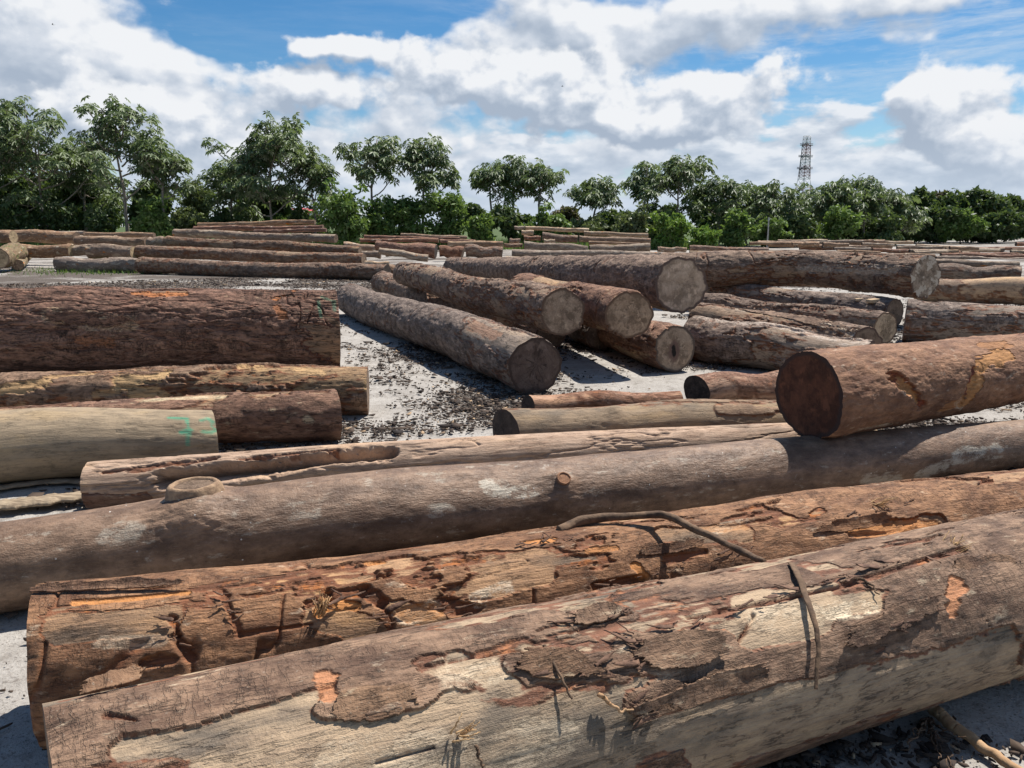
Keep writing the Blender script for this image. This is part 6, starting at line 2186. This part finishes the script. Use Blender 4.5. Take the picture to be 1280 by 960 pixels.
def bird(loc, s, yaw, bank, label):
    m = bpy.data.materials.get('bird_feathers') or plain_mat('bird_feathers', (.012, .012, .013), (.03, .028, .027), 9)
    o = empty('bird', loc); tag(o, label, 'bird'); o.rotation_euler = (bank, 0, yaw)
    n, k = 15, 10; t = np.linspace(0, 1, n); rr = np.interp(t, [0, .06, .14, .2, .45, .75, .9, 1], [.004, .035, .05, .042, .085, .05, .02, .004])
    th = np.linspace(0, 2 * math.pi, k, endpoint=False)
    V = np.stack([np.repeat((t - .45)[:, None], k, 1), rr[:, None] * np.cos(th), rr[:, None] * np.sin(th) * .9], -1).reshape(-1, 3) * s
    i = np.arange(n - 1)[:, None] * k; j = np.arange(k)[None]; j2 = (j + 1) % k
    mesh_np('body', V, np.stack([i + j, i + j2, i + k + j2, i + k + j], -1).reshape(-1, 4), m, parent=o)
    for sy in (-1, 1):
        pts = []
        for u in np.linspace(0, 1, 8):
            c = np.interp(u, [0, .3, .75, 1], [.30, .30, .20, .03]); xo = -.05 + np.interp(u, [0, .4, 1], [0, -.05, .18]); z = .03 + .22 * math.sin(u * 1.9)
            for q, dz in ((-.5, 0), (0, .02), (.5, 0)): pts.append((xo + q * c, sy * (.05 + .95 * u), z + dz))
        V = np.array(pts) * s; F_ = np.array([(a * 3 + b, a * 3 + b + 1, a * 3 + b + 4, a * 3 + b + 3) for a in range(7) for b in range(2)])
        w = mesh_np('wing', V, F_, m, parent=o); md = w.modifiers.new('thickness', 'SOLIDIFY'); md.thickness = .015 * s
    V = np.array([(.42, -.03, 0), (.72, -.11, .01), (.75, 0, .02), (.72, .11, .01), (.42, .03, 0)]) * s
    mesh_np('tail', V, np.array([(0, 1, 2), (0, 2, 4), (4, 2, 3)]), m, parent=o).modifiers.new('thickness', 'SOLIDIFY').thickness = .012 * s


bird((-25.06, 45.00, 12.38), .16, .5, .5, 'small dark bird flying high at the upper left of the sky')
bird((3.72, 60.00, 11.73), .20, .1, .1, 'tiny dark bird gliding in front of the grey clouds above the middle')

# ---------------------------------------------------------------- camera, sun, sky
cam = bpy.data.cameras.new('camera'); co = bpy.data.objects.new('camera', cam); link(co)
cam.sensor_width = 36; cam.lens = 27.0; cam.clip_start = .05; cam.clip_end = 8000
co.location = (0, 0, 1.6); co.rotation_euler = (math.radians(90) - math.atan((480 - 283) / 960), 0, 0)
scene.camera = co
sun = bpy.data.lights.new('sun', 'SUN'); sun.energy = 5.0; sun.angle = math.radians(.53); sun.color = (1, .955, .89)
so = bpy.data.objects.new('sun', sun); link(so)
so.rotation_euler = (math.pi / 2 - SUN_EL, 0, -SUN_AZ + math.pi) ; so.rotation_euler = (math.radians(90) - SUN_EL, 0, math.pi - SUN_AZ)

def build_sky():
    w = bpy.data.worlds.new('World'); scene.world = w; w.use_nodes = True
    t = w.node_tree; t.nodes.clear(); g = G(t)
    out = t.nodes.new('ShaderNodeOutputWorld'); bg = t.nodes.new('ShaderNodeBackground'); t.links.new(bg.outputs[0], out.inputs[0])
    sky = g.new('ShaderNodeTexSky'); sky.sky_type = 'NISHITA'; sky.sun_disc = False
    sky.sun_elevation = SUN_EL; sky.sun_rotation = SUN_AZ; sky.air_density = 1.0; sky.dust_density = .15; sky.ozone_density = 2.5; sky.altitude = 0
    d = g.v('NORMALIZE', g.new('ShaderNodeTexCoord').outputs['Generated'])
    s = g.new('ShaderNodeSeparateXYZ', i_0=d)
    az = g.m('ARCTAN2', s.outputs[0], s.outputs[1]); el = g.m('ARCSINE', s.outputs[2])
    P = g.new('ShaderNodeCombineXYZ', i_X=az, i_Y=el, i_Z=0.0).outputs[0]
    k = 1 / CL_STR
    def layer_group(name, blobs, bias, scale, stretch, namp, bamp, seed):
        """density of one deck of clouds over (azimuth, elevation)"""
        grp = bpy.data.node_groups.new(name, 'ShaderNodeTree')
        grp.interface.new_socket('P', in_out='INPUT', socket_type='NodeSocketVector')
        grp.interface.new_socket('D', in_out='OUTPUT', socket_type='NodeSocketFloat')
        gi = grp.nodes.new('NodeGroupInput'); go = grp.nodes.new('NodeGroupOutput'); h = G(grp); p = gi.outputs[0]
        def n2(vec, sc, det, ro, out=0):
            n = h.n.new('ShaderNodeTexNoise'); n.noise_dimensions = '2D'; h.put(n.inputs['Vector'], vec); n.inputs['Scale'].default_value = sc
            n.inputs['Detail'].default_value = det; n.inputs['Roughness'].default_value = ro; return n.outputs[out]
        ps = h.v('ADD', h.scale(p, (1, stretch, 1)), (seed * 3.1, seed * 1.7, 0))
        wob = h.v('SUBTRACT', n2(ps, scale * 1.3, 3, .6, 1), (.5, .5, .5))
        pw = h.v('ADD', p, h.scale(wob, (.10, .045, 0)))
        acc = bias
        for (a_, e_, wa, we, kk) in blobs:
            q = h.v('MULTIPLY', h.v('SUBTRACT', pw, (a_, e_, 0)), (1 / wa, 1 / we, 0))
            acc = h.m('MULTIPLY_ADD', h.m('EXPONENT', h.m('MULTIPLY', h.v('DOT_PRODUCT', q, q, out=1), -1.0)), kk, acc)
        vo = h.n.new('ShaderNodeTexVoronoi'); vo.voronoi_dimensions = '2D'; vo.feature = 'SMOOTH_F1'; vo.inputs['Scale'].default_value = scale * 2.4
        vo.inputs['Smoothness'].default_value = .4; vo.inputs['Detail'].default_value = 2.0; vo.inputs['Roughness'].default_value = .5; vo.normalize = True
        h.put(vo.inputs['Vector'], h.v('ADD', ps, h.scale(wob, (.05, .05, 0))))
        dd = h.m('MULTIPLY_ADD', h.m('SUBTRACT', n2(ps, scale, 7, .56), .5), namp, acc)
        dd = h.m('MULTIPLY_ADD', h.m('SUBTRACT', .42, vo.outputs['Distance']), bamp, dd)
        h.l.new(dd, go.inputs[0]); return grp
    def deck(c, grp, off, soft, gain, mid, thick, tones):
        def ev(o):
            n = g.n.new('ShaderNodeGroup'); n.node_tree = grp; g.put(n.inputs[0], g.v('ADD', P, o) if o else P); return n.outputs[0]
        D0 = ev(None); D1 = ev(off)
        lit = g.m('SUBTRACT', g.m('MULTIPLY', g.m('SUBTRACT', D0, D1), gain), g.m('MULTIPLY', g.step(D1, .1, 1.1), thick))
        shade = g.m('ADD', lit, mid, clamp=True)
        ramp = g.new('ShaderNodeValToRGB'); r = ramp.color_ramp; r.interpolation = 'B_SPLINE'
        r.elements[0].position = 0; r.elements[0].color = (*tones[0], 1); r.elements[1].position = 1; r.elements[1].color = (*tones[3], 1)
        for pos, t_ in ((.35, tones[1]), (.68, tones[2])):
            e = r.elements.new(pos); e.color = (*t_, 1)
        g.put(ramp.inputs[0], shade)
        return g.mix(g.step(D0, 0.0, soft), c, g.scale(ramp.outputs[0], (k, k, k)))
    hs = g.new('ShaderNodeHueSaturation', i_Color=sky.outputs[0]); hs.inputs['Saturation'].default_value = 1.38; hs.inputs['Value'].default_value = SKY_V
    ci = g.noise(g.scale(P, (4, 26, 1)), 1.0, 8, .68, .25)
    cim = g.m('MULTIPLY', g.m('MULTIPLY', g.step(ci, .42, .70), g.step(el, .10, .2, 0, .75)), g.step(az, -.15, .15, .12, 1))
    c = g.mix(cim, hs.outputs[0], (.43 * k, .48 * k, .54 * k))
    T = ((.245, .295, .37), (.335, .38, .445), (.435, .47, .525), (.60, .608, .62))
    T1 = ((.265, .32, .395), (.335, .385, .455), (.415, .46, .52), (.555, .575, .605))
    c = deck(c, layer_group('far_low_deck', SKY[0], -.18, 9, 2.6, 1.5, .5, 1), (.008, .012, 0), .30, 1.5, .55, .1, T1)
    c = deck(c, layer_group('middle_deck', SKY[1], -.32, 7, 1.5, 1.6, .75, 2), (.011, .018, 0), .50, 1.25, .56, .12, T)
    c = deck(c, layer_group('near_cumulus', SKY[2], -.42, 9, 1.3, 2.3, 1.0, 3), (.011, .020, 0), .40, 1.20, .57, .16, T)
    # distant haze of the lowest sky
    c = g.mix(g.step(el, .11, .0, 0, .7), c, (.38 * k, .44 * k, .52 * k))
    g.put(bg.inputs[0], c); bg.inputs[1].default_value = CL_STR
CL_STR = .1; SKY_V = .65
SKY = [[(0,.03,3,.07,.45),(.45,.05,.25,.05,.3),(-.05,.09,.5,.03,.2),(.3,.10,.25,.03,.25),(0,.5,3,.25,-.4)],
 [(-.58,.20,.20,.12,1.1),(-.43,.17,.12,.06,.7),(-.02,.23,.13,.055,.9),(.08,.24,.09,.05,.7),(.27,.235,.15,.045,.85),(.50,.245,.18,.025,.6),(.05,.13,.3,.05,.5),(-.3,.09,.25,.05,.5),
  (-.30,.255,.125,.062,-1.9),(-.13,.268,.10,.036,-1.6),(.37,.165,.05,.025,-.8),(.57,.15,.11,.04,-1.0),(.13,.265,.05,.02,-.7),(2.2,.45,.9,.4,.35),(-2.2,.45,.9,.4,.35),(0,1.2,3,.5,.15)],  # ends with unseen clouds behind and overhead, added to set the fill light
 [(-.20,.212,.05,.018,1.1),(-.27,.155,.07,.028,.9),(-.06,.175,.12,.04,1.0),(.06,.155,.08,.045,.9),(.23,.15,.11,.04,1.0),(.15,.115,.07,.025,.8),(.50,.125,.075,.045,1.15),(.56,.08,.09,.035,.8),(-.46,.13,.15,.04,.8),(-.33,.09,.12,.035,.7),(-.62,.22,.12,.06,.7),(-.30,.26,.11,.05,-.8)]]

build_sky()
scene.render.engine = 'CYCLES'
scene.view_settings.view_transform = 'Standard'; scene.view_settings.look = 'None'; scene.view_settings.gamma = 1; scene.view_settings.exposure = 0.62
scene.cycles.max_bounces = 6; scene.cycles.diffuse_bounces = 3; scene.cycles.glossy_bounces = 2; scene.cycles.transmission_bounces = 4
scene.cycles.use_denoising = True
try: scene.world.cycles.sampling_method = 'MANUAL'; scene.world.cycles.sample_map_resolution = 512
except Exception: pass
